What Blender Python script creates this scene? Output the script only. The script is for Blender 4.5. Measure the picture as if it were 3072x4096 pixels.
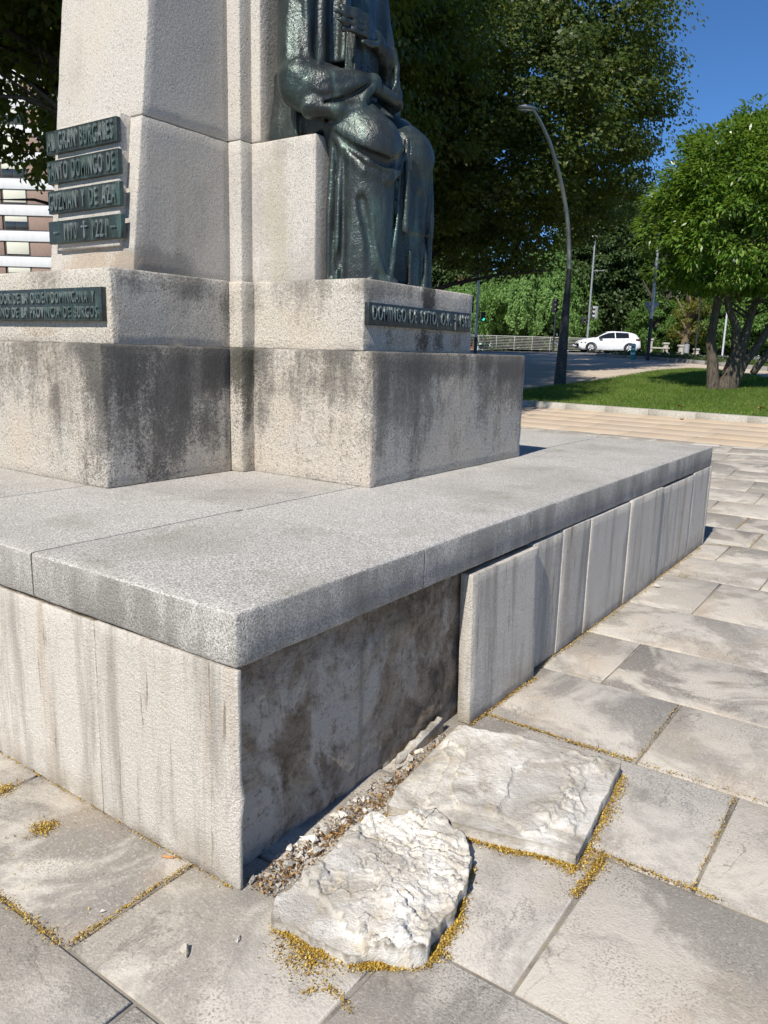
import bpy, math, random
import numpy as np
from mathutils import Vector, Matrix

# ------------------------------------------------------------------ camera, sky, sun, exposure
for o in list(bpy.data.objects):
    bpy.data.objects.remove(o)
SC = bpy.context.scene
COL = SC.collection

cam_d = bpy.data.cameras.new('camera')
cam = bpy.data.objects.new('camera', cam_d)
COL.objects.link(cam)
_r = Vector((0.57727314, -0.81609905, 0.02716739))
_d = Vector((-0.15066493, -0.13915551, -0.97874196))
_f = Vector((0.80253087, 0.56090827, -0.20328824))
_m = Matrix((( _r.x, -_d.x, -_f.x, -1.3422), (_r.y, -_d.y, -_f.y, -1.3989), (_r.z, -_d.z, -_f.z, 1.5), (0, 0, 0, 1)))
cam.matrix_world = _m
cam_d.sensor_fit = 'HORIZONTAL'
cam_d.sensor_width = 36.0
cam_d.lens = 3083.92 / 3072 * 36.0
cam_d.clip_start = 0.05
cam_d.clip_end = 2000
SC.camera = cam

SUN_EL, SUN_AZ = math.radians(46), math.radians(5.6)      # light travels towards +X, a little towards +Y
sdir = Vector((math.cos(SUN_EL) * math.cos(SUN_AZ), math.cos(SUN_EL) * math.sin(SUN_AZ), -math.sin(SUN_EL)))
W = bpy.data.worlds.new('World')
SC.world = W
W.use_nodes = True
wt = W.node_tree
wt.nodes.clear()
wo = wt.nodes.new('ShaderNodeOutputWorld')
wb = wt.nodes.new('ShaderNodeBackground')
ws = wt.nodes.new('ShaderNodeTexSky')
ws.sky_type = 'NISHITA'
ws.sun_disc = False
ws.sun_elevation = SUN_EL
ws.sun_rotation = math.atan2(-sdir.x, -sdir.y)
ws.altitude = 1500
ws.air_density = 0.8
ws.dust_density = 0.0
ws.ozone_density = 7.0
wh = wt.nodes.new('ShaderNodeHueSaturation')
wh.inputs['Saturation'].default_value = 1.1
wt.links.new(ws.outputs[0], wh.inputs['Color'])
wt.links.new(wh.outputs[0], wb.inputs[0])
wb.inputs[1].default_value = 0.122
wt.links.new(wb.outputs[0], wo.inputs[0])
sl = bpy.data.lights.new('sun', 'SUN')
sl.energy = 5.0
sl.angle = math.radians(0.53)
sl.color = (1.0, 0.94, 0.85)
so = bpy.data.objects.new('sun', sl)
so.rotation_euler = sdir.to_track_quat('-Z', 'Y').to_euler()
so.location = (-20, -2, 30)
COL.objects.link(so)
SC.view_settings.view_transform = 'Standard'
SC.view_settings.look = 'None'
SC.view_settings.exposure = 0.2
SC.view_settings.gamma = 1.0
SC.view_settings.use_curve_mapping = False

RNG = np.random.default_rng(7)
random.seed(7)

# ------------------------------------------------------------------ numpy noise
def _hash(ix, iy, iz, seed):
    h = (ix.astype(np.int64) * 374761393 + iy.astype(np.int64) * 668265263 + iz.astype(np.int64) * 2147483647 + seed * 144269504) & 0xFFFFFFFF
    h = ((h ^ (h >> 13)) * 1274126177) & 0xFFFFFFFF
    h = ((h ^ (h >> 16)) * 2246822519) & 0xFFFFFFFF
    return ((h ^ (h >> 15)) & 0xFFFF) / 32767.5 - 1.0

def vnoise(P, seed=0):
    P = np.asarray(P, float)
    i = np.floor(P).astype(np.int64)
    f = P - i
    f = f * f * (3 - 2 * f)
    r = 0
    for dx in (0, 1):
        wx = f[..., 0] if dx else 1 - f[..., 0]
        for dy in (0, 1):
            wy = f[..., 1] if dy else 1 - f[..., 1]
            for dz in (0, 1):
                wz = f[..., 2] if dz else 1 - f[..., 2]
                r = r + wx * wy * wz * _hash(i[..., 0] + dx, i[..., 1] + dy, i[..., 2] + dz, seed)
    return r

def fbm(P, seed=0, oct=4, gain=.5):
    P = np.asarray(P, float)
    a, s, t = 1.0, 0, 0
    for k in range(oct):
        s = s + a * vnoise(P * (2.03 ** k) + 17.3 * k, seed + k)
        t += a
        a *= gain
    return s / t

def sstep(a, b, x):
    t = np.clip((x - a) / (b - a), 0, 1)
    return t * t * (3 - 2 * t)

# ------------------------------------------------------------------ mesh and object helpers
def mesh_np(name, V, F, smooth=True):
    """F: list of equal-length index rows (N x k array) or list of such arrays"""
    me = bpy.data.meshes.new(name)
    Fs = F if isinstance(F, list) else [F]
    Fs = [np.asarray(f, np.int64) for f in Fs if len(f)]
    V = np.asarray(V, np.float32)
    me.vertices.add(len(V))
    me.vertices.foreach_set('co', V.ravel())
    loops = np.concatenate([f.ravel() for f in Fs])
    tot = np.concatenate([np.full(len(f), f.shape[1], np.int64) for f in Fs])
    st = np.concatenate([[0], np.cumsum(tot)[:-1]])
    me.loops.add(len(loops))
    me.loops.foreach_set('vertex_index', loops.astype(np.int32))
    me.polygons.add(len(tot))
    me.polygons.foreach_set('loop_start', st.astype(np.int32))
    me.polygons.foreach_set('loop_total', tot.astype(np.int32))
    me.update(calc_edges=True)
    me.validate()
    if smooth:
        me.polygons.foreach_set('use_smooth', np.ones(len(me.polygons), bool))
    return me

def link(name, me, mat=None, parent=None, loc=(0, 0, 0), rot=None):
    o = bpy.data.objects.new(name, me)
    COL.objects.link(o)
    if mat is not None and me is not None and not me.materials:
        me.materials.append(mat)
    o.location = loc
    if rot is not None:
        o.rotation_euler = rot
    if parent is not None:
        o.parent = parent
    return o

def tag(o, label=None, cat=None, group=None, kind=None):
    if label: o['label'] = label
    if cat: o['category'] = cat
    if group: o['group'] = group
    if kind: o['kind'] = kind
    return o

def empty(name, loc, label, cat, group=None, rot=None):
    o = bpy.data.objects.new(name, None)
    COL.objects.link(o)
    o.location = loc
    o.empty_display_size = .2
    if rot: o.rotation_euler = rot
    return tag(o, label, cat, group)

class MB:
    """collects pieces of ONE mesh"""
    def __init__(s):
        s.V, s.F, s.n = [], {}, 0
    def add(s, V, F):
        V = np.asarray(V, float).reshape(-1, 3)
        for f in F:
            s.F.setdefault(len(f), []).append([i + s.n for i in f])
        s.V.append(V); s.n += len(V)
        return s
    def addq(s, V, Fq):
        Fq = np.asarray(Fq)
        s.F.setdefault(Fq.shape[1], []).extend((Fq + s.n).tolist())
        s.V.append(np.asarray(V, float)); s.n += len(V)
        return s
    def box(s, a, b):
        x0, y0, z0 = a; x1, y1, z1 = b
        return s.add([(x0, y0, z0), (x1, y0, z0), (x1, y1, z0), (x0, y1, z0), (x0, y0, z1), (x1, y0, z1), (x1, y1, z1), (x0, y1, z1)],
                     [(0, 3, 2, 1), (4, 5, 6, 7), (0, 1, 5, 4), (1, 2, 6, 5), (2, 3, 7, 6), (3, 0, 4, 7)])
    def tube(s, pts, rad, n=8, caps=True):
        V, F = tube(pts, rad, n)
        s.addq(V, F)
        if caps:
            b = s.n - len(V)
            s.F.setdefault(n, []).append([b + i for i in range(n)][::-1])
            s.F[n].append([b + len(V) - n + i for i in range(n)])
        return s
    def mesh(s, name, smooth=False):
        return mesh_np(name, np.concatenate(s.V), [np.array(v) for v in s.F.values()], smooth)

def tube(pts, rad, n=8):
    pts = np.asarray(pts, float)
    rad = np.broadcast_to(np.asarray(rad, float), (len(pts),))
    t = np.gradient(pts, axis=0)
    t /= np.linalg.norm(t, axis=1)[:, None] + 1e-12
    u = np.cross(t[0], (0, 0, 1) if abs(t[0][2]) < .9 else (1, 0, 0))
    V = []
    a = np.arange(n) * 2 * math.pi / n
    for i in range(len(pts)):
        u = u - t[i] * (u @ t[i]); u /= np.linalg.norm(u) + 1e-12
        w = np.cross(t[i], u)
        V.append(pts[i] + rad[i] * (np.cos(a)[:, None] * u + np.sin(a)[:, None] * w))
    V = np.concatenate(V)
    F = []
    for i in range(len(pts) - 1):
        for j in range(n):
            F.append((i * n + j, i * n + (j + 1) % n, (i + 1) * n + (j + 1) % n, (i + 1) * n + j))
    return V, np.array(F)

def axis_cuts(a, b, r, cell):
    m = [a, a + r * .32, a + r] if cell else [a, a + r]
    k = max(1, int(round((b - a - 2 * r) / cell))) if cell else 1
    mid = np.linspace(a + r, b - r, k + 1)[1:-1]
    e = [b - r, b - r * .32, b] if cell else [b - r, b]
    return np.array(m + list(mid) + e)

def rbox(x0, x1, y0, y1, z0, z1, r=.012, cell=.08, amp=0., freq=8., seed=0, nobottom=False, edge=0.):
    """rounded, slightly irregular stone block; vertices in world coordinates"""
    X, Y, Z = axis_cuts(x0, x1, r, cell), axis_cuts(y0, y1, r, cell), axis_cuts(z0, z1, r, cell)
    Vs, Fs, n = [], [], 0
    def face(A, B, mk, flip):
        nonlocal n
        a, b = np.meshgrid(A, B, indexing='ij')
        Vs.append(mk(a.ravel(), b.ravel()))
        i, j = np.meshgrid(np.arange(len(A) - 1), np.arange(len(B) - 1), indexing='ij')
        i = i.ravel(); j = j.ravel(); nb = len(B)
        q = np.stack([i * nb + j, (i + 1) * nb + j, (i + 1) * nb + j + 1, i * nb + j + 1], 1)
        if flip: q = q[:, ::-1]
        Fs.append(q + n); n += len(A) * len(B)
    c = lambda v, a: np.full_like(a, v)
    face(X, Y, lambda a, b: np.stack([a, b, c(z1, a)], 1), False)
    if not nobottom: face(X, Y, lambda a, b: np.stack([a, b, c(z0, a)], 1), True)
    face(X, Z, lambda a, b: np.stack([a, c(y0, a), b], 1), False)
    face(X, Z, lambda a, b: np.stack([a, c(y1, a), b], 1), True)
    face(Y, Z, lambda a, b: np.stack([c(x0, a), a, b], 1), True)
    face(Y, Z, lambda a, b: np.stack([c(x1, a), a, b], 1), False)
    V = np.concatenate(Vs); F = np.concatenate(Fs)
    key = np.round(V * 1e5).astype(np.int64)
    _, idx, inv = np.unique(key, axis=0, return_index=True, return_inverse=True)
    V = V[idx]; F = inv.reshape(-1)[F]
    lo = np.array([x0 + r, y0 + r, z0 + r]); hi = np.array([x1 - r, y1 - r, z1 - r])
    q = np.clip(V, lo, hi)
    d = V - q
    L = np.linalg.norm(d, axis=1)
    nrm = d / (L[:, None] + 1e-12)
    V = q + nrm * r
    if amp:
        V = V + nrm * (amp * fbm(V * freq, seed, 3))[:, None]
    if edge:
        ne = (np.abs(d) > 1e-6).sum(1) >= 2
        V[ne] -= nrm[ne] * (edge * np.clip(fbm(V[ne] * freq * 2.2, seed + 5, 3) + .15, 0, 1))[:, None]
    return V, F

def block(name, parent, mat, x0, x1, y0, y1, z0, z1, fn=None, org=None, **kw):
    V, F = rbox(x0, x1, y0, y1, z0, z1, **kw)
    if fn is not None: V = fn(V)
    org = np.array(org if org is not None else ((x0 + x1) / 2, (y0 + y1) / 2, z0))
    me = mesh_np(name, V - org, F)
    base = np.array(parent['_org']) if parent is not None and '_org' in parent else np.zeros(3)
    return link(name, me, mat, parent, org - base)

def pempty(name, loc, label, cat, group=None):
    o = empty(name, loc, label, cat, group)
    o['_org'] = list(loc)
    return o

def kid(name, V, F, parent, mat, smooth=True):
    """world-coordinate mesh -> child of an unrotated parent empty"""
    V = np.asarray(V, float)
    o = V.mean(0)
    base = np.array(parent['_org'])
    return link(name, mesh_np(name, V - o, F, smooth), mat, parent, o - base)

# ------------------------------------------------------------------ materials
class NB:
    def __init__(s, name):
        s.m = bpy.data.materials.new(name)
        s.m.use_nodes = True
        s.t = s.m.node_tree
        s.t.nodes.clear()
        s.out = s.t.nodes.new('ShaderNodeOutputMaterial')
        s.b = s.t.nodes.new('ShaderNodeBsdfPrincipled')
        s.t.links.new(s.b.outputs[0], s.out.inputs[0])
        g = s.t.nodes.new('ShaderNodeNewGeometry')
        s.pos = g.outputs['Position']; s.geo = g
        s.nor = g.outputs['Normal']
    def set(s, sock, v):
        if hasattr(v, 'is_output') or isinstance(v, bpy.types.NodeSocket): s.t.links.new(v, sock)
        else:
            if isinstance(v, tuple) and len(v) == 3 and sock.type == 'RGBA': v = (*v, 1)
            sock.default_value = v
    def map(s, vec, scale=(1, 1, 1), loc=(0, 0, 0), rot=(0, 0, 0)):
        n = s.t.nodes.new('ShaderNodeMapping')
        s.set(n.inputs[0], vec); n.inputs[1].default_value = loc; n.inputs[2].default_value = rot; n.inputs[3].default_value = scale
        return n.outputs[0]
    def noise(s, scale, detail=4, rough=.55, vec=None, dist=0.):
        n = s.t.nodes.new('ShaderNodeTexNoise')
        s.set(n.inputs['Vector'], vec if vec is not None else s.pos)
        n.inputs['Scale'].default_value = scale; n.inputs['Detail'].default_value = detail
        n.inputs['Roughness'].default_value = rough; n.inputs['Distortion'].default_value = dist
        return n.outputs[0]
    def voro(s, scale, vec=None, feat='F1', out=0):
        n = s.t.nodes.new('ShaderNodeTexVoronoi')
        n.feature = feat
        s.set(n.inputs['Vector'], vec if vec is not None else s.pos)
        n.inputs['Scale'].default_value = scale
        return n.outputs[out]
    def ramp(s, fac, *stops):
        n = s.t.nodes.new('ShaderNodeValToRGB')
        e = n.color_ramp.elements
        while len(e) < len(stops): e.new(.5)
        for k, (p, c) in enumerate(stops):
            e[k].position = p
            e[k].color = (c, c, c, 1) if isinstance(c, (int, float)) else (*c, 1)
        s.set(n.inputs[0], fac)
        return n.outputs[0]
    def mix(s, fac, a, b, blend='MIX'):
        n = s.t.nodes.new('ShaderNodeMix')
        n.data_type = 'RGBA'; n.blend_type = blend
        s.set(n.inputs[0], fac); s.set(n.inputs[6], a); s.set(n.inputs[7], b)
        return n.outputs[2]
    def math(s, op, a, b=0., c=None):
        n = s.t.nodes.new('ShaderNodeMath')
        n.operation = op
        s.set(n.inputs[0], a); s.set(n.inputs[1], b)
        if c is not None: s.set(n.inputs[2], c)
        return n.outputs[0]
    def xyz(s, v):
        n = s.t.nodes.new('ShaderNodeSeparateXYZ'); s.set(n.inputs[0], v); return n.outputs
    def rnd(s):
        return s.t.nodes.new('ShaderNodeObjectInfo').outputs['Random']
    def island(s):
        return s.geo.outputs['Random Per Island']
    def bump(s, h, strength=.3, dist=.01, prev=None):
        n = s.t.nodes.new('ShaderNodeBump')
        n.inputs['Strength'].default_value = strength; n.inputs['Distance'].default_value = dist
        s.set(n.inputs['Height'], h)
        if prev is not None: s.t.links.new(prev, n.inputs['Normal'])
        return n.outputs[0]
    def fin(s, col, rough=.85, bump=None, metal=0., spec=.3):
        s.set(s.b.inputs['Base Color'], col); s.set(s.b.inputs['Roughness'], rough)
        s.set(s.b.inputs['Metallic'], metal); s.b.inputs['Specular IOR Level'].default_value = spec
        if bump is not None: s.t.links.new(bump, s.b.inputs['Normal'])
        return s.m

def plain(name, col, rough=.6, metal=0., spec=.4, var=.12, nscale=14):
    b = NB(name)
    n = b.noise(nscale, 4)
    c = b.mix(b.ramp(n, (.3, 0.), (.7, 1.)), tuple(x * (1 - var) for x in col), tuple(min(1, x * (1 + var)) for x in col))
    return b.fin(c, rough, b.bump(b.noise(90, 2), .08, .003), metal, spec)

def m_granite():
    b = NB('granite')
    g1 = b.noise(190, 3, .65)
    g2 = b.noise(120, 3, .65)
    g3 = b.voro(190, out=1)
    c = b.ramp(g1, (.37, (.07, .066, .06)), (.45, (.38, .36, .32)), (.54, (.70, .66, .595)), (.63, (.90, .855, .775)))
    c = b.mix(b.ramp(g2, (.38, .85), (.48, 0.)), c, (.16, .155, .148))
    gx3 = b.xyz(g3)[0]
    c = b.mix(.35, c, b.ramp(gx3, (.0, (.20, .195, .19)), (.5, (.55, .53, .50)), (1, (.80, .78, .75))))
    big = b.noise(1.7, 6, .6)
    c = b.mix(b.ramp(big, (.44, .0), (.64, .45)), c, (.28, .26, .225))
    # dark weathering on the outer edge of the cap stones (runoff staining, uneven)
    x, y, z = b.xyz(b.pos)
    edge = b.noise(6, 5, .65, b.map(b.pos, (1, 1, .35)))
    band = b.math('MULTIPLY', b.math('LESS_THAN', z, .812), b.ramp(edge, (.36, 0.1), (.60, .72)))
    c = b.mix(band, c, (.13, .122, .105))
    moss = b.ramp(b.noise(3.1, 5, .6, b.map(b.pos, loc=(4, 2, 1))), (.55, 0.), (.72, .45))
    c = b.mix(moss, c, (.20, .20, .145))
    r = b.rnd()
    c = b.mix(.14, c, b.ramp(r, (0, (.32, .30, .26)), (1, (.64, .61, .55))))
    h = b.math('ADD', b.math('MULTIPLY', g1, .6), g2)
    return b.fin(c, .88, b.bump(h, .75, .008))

def m_lime(name, base, dark, warm, stain=1., grain=110., bumps=.6, zlo=.8, zhi=1.5, seed=0, spots=()):
    """bush-hammered limestone with lichen, runoff streaks and pits"""
    b = NB(name)
    P = b.map(b.pos, loc=(seed * 3.1, seed * 1.7, seed))
    g = b.noise(grain, 4, .7)
    g2 = b.noise(grain * .42, 4, .6)
    c = b.ramp(g, (.35, tuple(x * .50 for x in base)), (.45, tuple(x * .94 for x in base)), (.57, tuple(min(1, x * 1.10) for x in base)), (.68, tuple(min(1, x * 1.28) for x in base)))
    warmn = b.noise(2.1, 5, .6, P)
    c = b.mix(b.ramp(warmn, (.42, 0.), (.68, .7)), c, warm)
    x, y, z = b.xyz(b.pos)
    up = b.math('DIVIDE', b.math('SUBTRACT', z, zlo), zhi - zlo)
    streak = b.noise(5.0, 6, .68, b.map(P, (1, 1, .16)))
    blotch = b.noise(2.6, 7, .66, P)
    k = b.math('ADD', b.math('MULTIPLY', streak, .55), b.math('MULTIPLY', blotch, .55))
    k = b.math('ADD', k, b.math('MULTIPLY', up, .16))
    k = b.math('ADD', k, b.math('MULTIPLY', b.math('SUBTRACT', g2, .5), .35))
    c = b.mix(b.ramp(k, (.60, 0.), (.74, .72 * stain), (.9, .9 * stain)), c, dark)
    for (sx, sy, sz, rx, rz_, amt, scol) in spots:     # old lichen and runoff stains, also broad dark areas, placed singly with ragged outlines
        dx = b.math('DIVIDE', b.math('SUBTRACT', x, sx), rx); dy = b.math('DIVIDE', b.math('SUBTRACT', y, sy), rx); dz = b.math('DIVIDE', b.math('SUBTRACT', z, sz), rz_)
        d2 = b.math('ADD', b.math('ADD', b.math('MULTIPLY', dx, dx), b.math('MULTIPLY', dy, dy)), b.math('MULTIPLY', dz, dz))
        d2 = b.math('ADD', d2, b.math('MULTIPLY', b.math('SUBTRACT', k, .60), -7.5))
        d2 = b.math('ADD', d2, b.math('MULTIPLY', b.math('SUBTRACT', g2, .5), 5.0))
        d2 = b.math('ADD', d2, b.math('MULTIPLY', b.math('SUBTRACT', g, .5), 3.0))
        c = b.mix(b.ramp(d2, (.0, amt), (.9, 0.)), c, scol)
    speck = b.ramp(b.noise(grain * .8, 2, .5, P), (.30, .85), (.38, 0.))
    c = b.mix(speck, c, tuple(x * .8 for x in dark))
    pit = b.ramp(b.voro(38, P), (.05, 1.), (.12, 0.))
    pit = b.math('MULTIPLY', pit, b.ramp(b.noise(5, 2, .5, P), (.52, 0.), (.6, 1.)))
    c = b.mix(pit, c, (.03, .028, .025))
    h = b.math('ADD', b.math('MULTIPLY', g, .7), b.math('MULTIPLY', g2, 1.0))
    bp = b.bump(h, bumps, .013)
    bp = b.bump(b.math('MULTIPLY', pit, -1.), .6, .006, bp)
    return b.fin(c, .9, bp, spec=.2)

def m_panel():
    b = NB('facing_limestone')
    g = b.noise(185, 3, .65)
    g2 = b.noise(75, 4, .6)
    base = (.52, .49, .44)
    c = b.ramp(g, (.35, (.42, .385, .33)), (.45, (.585, .54, .47)), (.56, (.69, .64, .56)), (.66, (.79, .745, .665)))
    r = b.rnd()
    c = b.mix(.35, c, b.ramp(r, (0, (.50, .465, .405)), (.5, (.61, .57, .495)), (1, (.66, .605, .52))))
    P = b.map(b.pos, (1, 1, .09))
    s1 = b.noise(9, 6, .65, P)
    c = b.mix(b.ramp(s1, (.51, 0.), (.64, .62)), c, (.29, .265, .225))
    s2 = b.noise(5, 5, .62, b.map(b.pos, (1, 1, .07), (3, 7, 1)))
    c = b.mix(b.ramp(s2, (.56, 0.), (.68, .55)), c, (.36, .25, .15))
    s3 = b.noise(34, 4, .6, b.map(b.pos, (1, 1, .10), (1, 9, 3), (0, .05, 0)))
    c = b.mix(b.math('MULTIPLY', b.ramp(s3, (.60, 0.), (.68, .7)), b.ramp(s2, (.45, 0.), (.6, 1.))), c, (.17, .13, .09))
    x, y, z = b.xyz(b.pos)
    foot = b.math('MULTIPLY', b.ramp(z, (.0, 1.), (.16, 0.)), b.ramp(b.noise(7, 5), (.38, 0.), (.6, .75)))
    c = b.mix(foot, c, (.33, .28, .21))
    h = b.math('ADD', g, b.math('MULTIPLY', g2, 1.1))
    cr = b.ramp(b.noise(7, 6, .62, b.map(b.pos, (1, 1, 2.6), (2, 5, 0)), 1.2), (.485, 1.), (.5, 0.), (.515, 1.))
    bp = b.bump(h, .75, .009)
    bp = b.bump(cr, .4, .006, bp)
    return b.fin(c, .88, bp, spec=.22)

def m_core():
    b = NB('exposed_core')
    n1 = b.noise(5.5, 10, .72, dist=.8)
    n2 = b.noise(17, 9, .75, b.map(b.pos, loc=(3, 1, 7)))
    n3 = b.noise(3.0, 8, .68, b.map(b.pos, (1, 1, .6), (8, 3, 2)), .6)
    n4 = b.noise(60, 4, .7)
    c = b.ramp(n1, (.34, (.14, .108, .08)), (.44, (.32, .25, .18)), (.53, (.46, .37, .275)), (.66, (.58, .50, .39)))
    c = b.mix(b.ramp(n2, (.52, 0.), (.62, .6)), c, (.15, .115, .085))
    c = b.mix(b.math('MULTIPLY', b.ramp(n3, (.48, 0.), (.56, .9)), b.ramp(n2, (.36, 0.), (.46, 1.))), c, (.72, .66, .57))
    c = b.mix(b.ramp(n4, (.54, 0.), (.66, .35)), c, (.55, .47, .37))
    c = b.mix(b.ramp(n4, (.34, .5), (.42, 0.)), c, (.08, .066, .052))
    x, y, z = b.xyz(b.pos)
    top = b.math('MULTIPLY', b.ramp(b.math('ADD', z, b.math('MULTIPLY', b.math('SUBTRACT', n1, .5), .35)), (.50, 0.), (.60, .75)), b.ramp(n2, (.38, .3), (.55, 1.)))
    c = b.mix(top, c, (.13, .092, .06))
    seam = b.math('ABSOLUTE', b.math('ADD', b.math('SUBTRACT', x, .64), b.math('MULTIPLY', b.math('SUBTRACT', n2, .5), .05)))
    c = b.mix(b.ramp(seam, (.004, .7), (.016, 0.)), c, (.40, .34, .26))
    h = b.math('ADD', b.math('MULTIPLY', n2, 1.2), b.noise(55, 5, .7))
    return b.fin(c, .95, b.bump(h, 1.0, .022), spec=.15)

def m_paving():
    b = NB('paving_stone')
    r = b.rnd()
    off = b.math('MULTIPLY', r, 40.)
    cmb = b.t.nodes.new('ShaderNodeCombineXYZ'); b.set(cmb.inputs[0], off); b.set(cmb.inputs[1], off); b.set(cmb.inputs[2], off)
    va = b.t.nodes.new('ShaderNodeVectorMath'); va.operation = 'ADD'; b.set(va.inputs[0], b.pos); b.set(va.inputs[1], cmb.outputs[0])
    P = va.outputs[0]
    base = b.ramp(r, (0, (.24, .22, .195)), (.35, (.40, .365, .31)), (.7, (.31, .285, .25)), (1, (.45, .41, .345)))
    big = b.noise(1.9, 8, .62, P, .5)
    c = b.mix(b.ramp(big, (.47, 0.), (.54, .8)), base, (.60, .555, .48))
    c = b.mix(b.ramp(b.noise(3.6, 8, .7, b.map(P, loc=(5, 2, 0)), .8), (.50, 0.), (.62, .5)), c, (.27, .25, .225))
    warm = b.ramp(b.noise(1.9, 5, .6, b.map(P, loc=(1, 8, 0))), (.52, 0.), (.7, .6))
    c = b.mix(warm, c, (.46, .37, .27))
    sp = b.noise(140, 3, .65)
    spk = b.math('MULTIPLY', b.ramp(sp, (.38, 1.), (.48, 0.)), b.ramp(b.noise(3.5, 5, .6, P), (.42, .08), (.60, .8)))
    c = b.mix(spk, c, (.20, .185, .16))
    c = b.mix(b.ramp(b.noise(95, 3, .6, P), (.54, 0.), (.66, .35)), c, (.62, .59, .53))
    crk = b.ramp(b.noise(2.2, 7, .62, b.map(P, loc=(3, 9, 0)), 1.0), (.488, 0.), (.5, 1.), (.512, 0.))
    crk = b.math('MULTIPLY', crk, b.ramp(b.noise(2.2, 3, .5, P), (.50, 0.), (.62, .8)))
    c = b.mix(crk, c, (.20, .185, .16))
    h = b.math('ADD', sp, b.math('MULTIPLY', b.noise(26, 5, .6, P), 1.2))
    bp = b.bump(h, .45, .008)
    return b.fin(c, .86, bp, spec=.25)

def m_tan():
    b = NB('tan_paving')
    r = b.rnd()
    base = b.ramp(r, (0, (.56, .44, .31)), (.5, (.60, .48, .35)), (1, (.52, .42, .32)))
    c = b.mix(b.ramp(b.noise(3, 6), (.4, 0.), (.7, .5)), base, (.44, .38, .31))
    c = b.mix(b.ramp(b.noise(70, 3), (.3, .4), (.5, 0.)), c, (.32, .25, .18))
    return b.fin(c, .9, b.bump(b.noise(80, 4), .25, .006), spec=.2)

def m_broken():
    b = NB('broken_stone')
    n1 = b.noise(6, 8, .65, dist=.3)
    c = b.ramp(n1, (.36, (.32, .295, .25)), (.45, (.55, .51, .445)), (.54, (.70, .665, .595)), (.66, (.82, .79, .735)))
    c = b.mix(b.ramp(b.noise(3.1, 6, .6, b.map(b.pos, loc=(2, 1, 0))), (.47, 0.), (.60, .75)), c, (.40, .375, .33))
    c = b.mix(b.ramp(b.noise(11, 6, .65, b.map(b.pos, loc=(7, 1, 4))), (.56, 0.), (.70, .55)), c, (.55, .45, .29))
    c = b.mix(b.ramp(b.noise(45, 4, .65), (.60, 0.), (.70, .6)), c, (.22, .20, .15))
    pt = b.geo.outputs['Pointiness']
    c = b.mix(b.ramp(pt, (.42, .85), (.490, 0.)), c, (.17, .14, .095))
    h = b.math('ADD', b.noise(60, 6, .66), b.math('MULTIPLY', b.noise(160, 3, .6), .4))
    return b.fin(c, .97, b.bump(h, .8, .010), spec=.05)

def m_bronze(name='bronze', green=.35, scale=1., lum=1.):
    b = NB(name)
    n = b.noise(3.0 * scale, 6, .6)
    c = b.ramp(n, (.30, tuple(lum * x for x in (.074, .082, .080))), (.5, tuple(lum * x for x in (.108, .122, .117))), (.7, tuple(lum * x for x in (.145, .168, .155))))
    P = b.map(b.pos, (1, 1, .45), (2, 0, 5))
    g = b.noise(3.6 * scale, 7, .66, P)
    c = b.mix(b.ramp(g, (.46, 0.), (.66, green)), c, (.075, .13, .108))
    wr = b.noise(7 * scale, 6, .7, b.map(b.pos, (1, 1, .2), (9, 4, 2)))
    c = b.mix(b.ramp(wr, (.54, 0.), (.64, green * 1.2)), c, (.12, .185, .155))
    d = b.noise(16 * scale, 5, .65, b.map(b.pos, (1, 1, .3)))
    c = b.mix(b.ramp(d, (.55, 0.), (.75, .6)), c, (.03, .033, .034))
    ham = b.noise(62, 3, .6)
    ham2 = b.noise(150, 2, .6)
    rough = b.ramp(b.noise(24, 4), (.3, .25), (.7, .44))
    bp = b.bump(b.math('ADD', ham, b.math('MULTIPLY', ham2, .4)), .50, .008)
    return b.fin(c, rough, bp, metal=.55, spec=.5)

def m_leaf(name, cols, trans=.35, tcol=None, rough=.45, spec=.35, vein=False):
    b = NB(name)
    r = b.island()
    c = b.ramp(r, *[(i / (len(cols) - 1), x) for i, x in enumerate(cols)])
    big = b.noise(.5, 3)
    c = b.mix(b.ramp(big, (.38, 0.), (.62, .45)), c, tuple(x * .62 for x in cols[0]))
    b.fin(c, rough, None, 0., spec)
    tr = b.t.nodes.new('ShaderNodeBsdfTranslucent')
    tc = tcol or tuple(min(1, x * 1.8) for x in cols[-1])
    b.set(tr.inputs[0], tc)
    mx = b.t.nodes.new('ShaderNodeMixShader')
    mx.inputs[0].default_value = trans
    b.t.links.new(b.b.outputs[0], mx.inputs[1]); b.t.links.new(tr.outputs[0], mx.inputs[2])
    b.t.links.new(mx.outputs[0], b.out.inputs[0])
    return b.m

def m_bark(name, c1, c2, sc=1.):
    b = NB(name)
    P = b.map(b.pos, (1, 1, .28))
    n = b.noise(20 * sc, 6, .65, P)
    c = b.mix(b.ramp(n, (.35, 0.), (.65, 1.)), c1, c2)
    return b.fin(c, .92, b.bump(n, .8, .03), spec=.15)

def m_flakes(name, stops, rough=.8):
    b = NB(name)
    return b.fin(b.ramp(b.island(), *stops), rough, None, 0, .2)

def m_joint():
    b = NB('joint_mortar')
    n = b.noise(9, 6, .65)
    c = b.ramp(n, (.3, (.13, .12, .105)), (.5, (.25, .23, .20)), (.75, (.36, .335, .29)))
    c = b.mix(b.ramp(b.noise(3.2, 5, .6), (.55, 0.), (.68, .45)), c, (.30, .20, .05))
    return b.fin(c, .95, b.bump(b.noise(120, 3), .5, .006), spec=.1)

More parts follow.
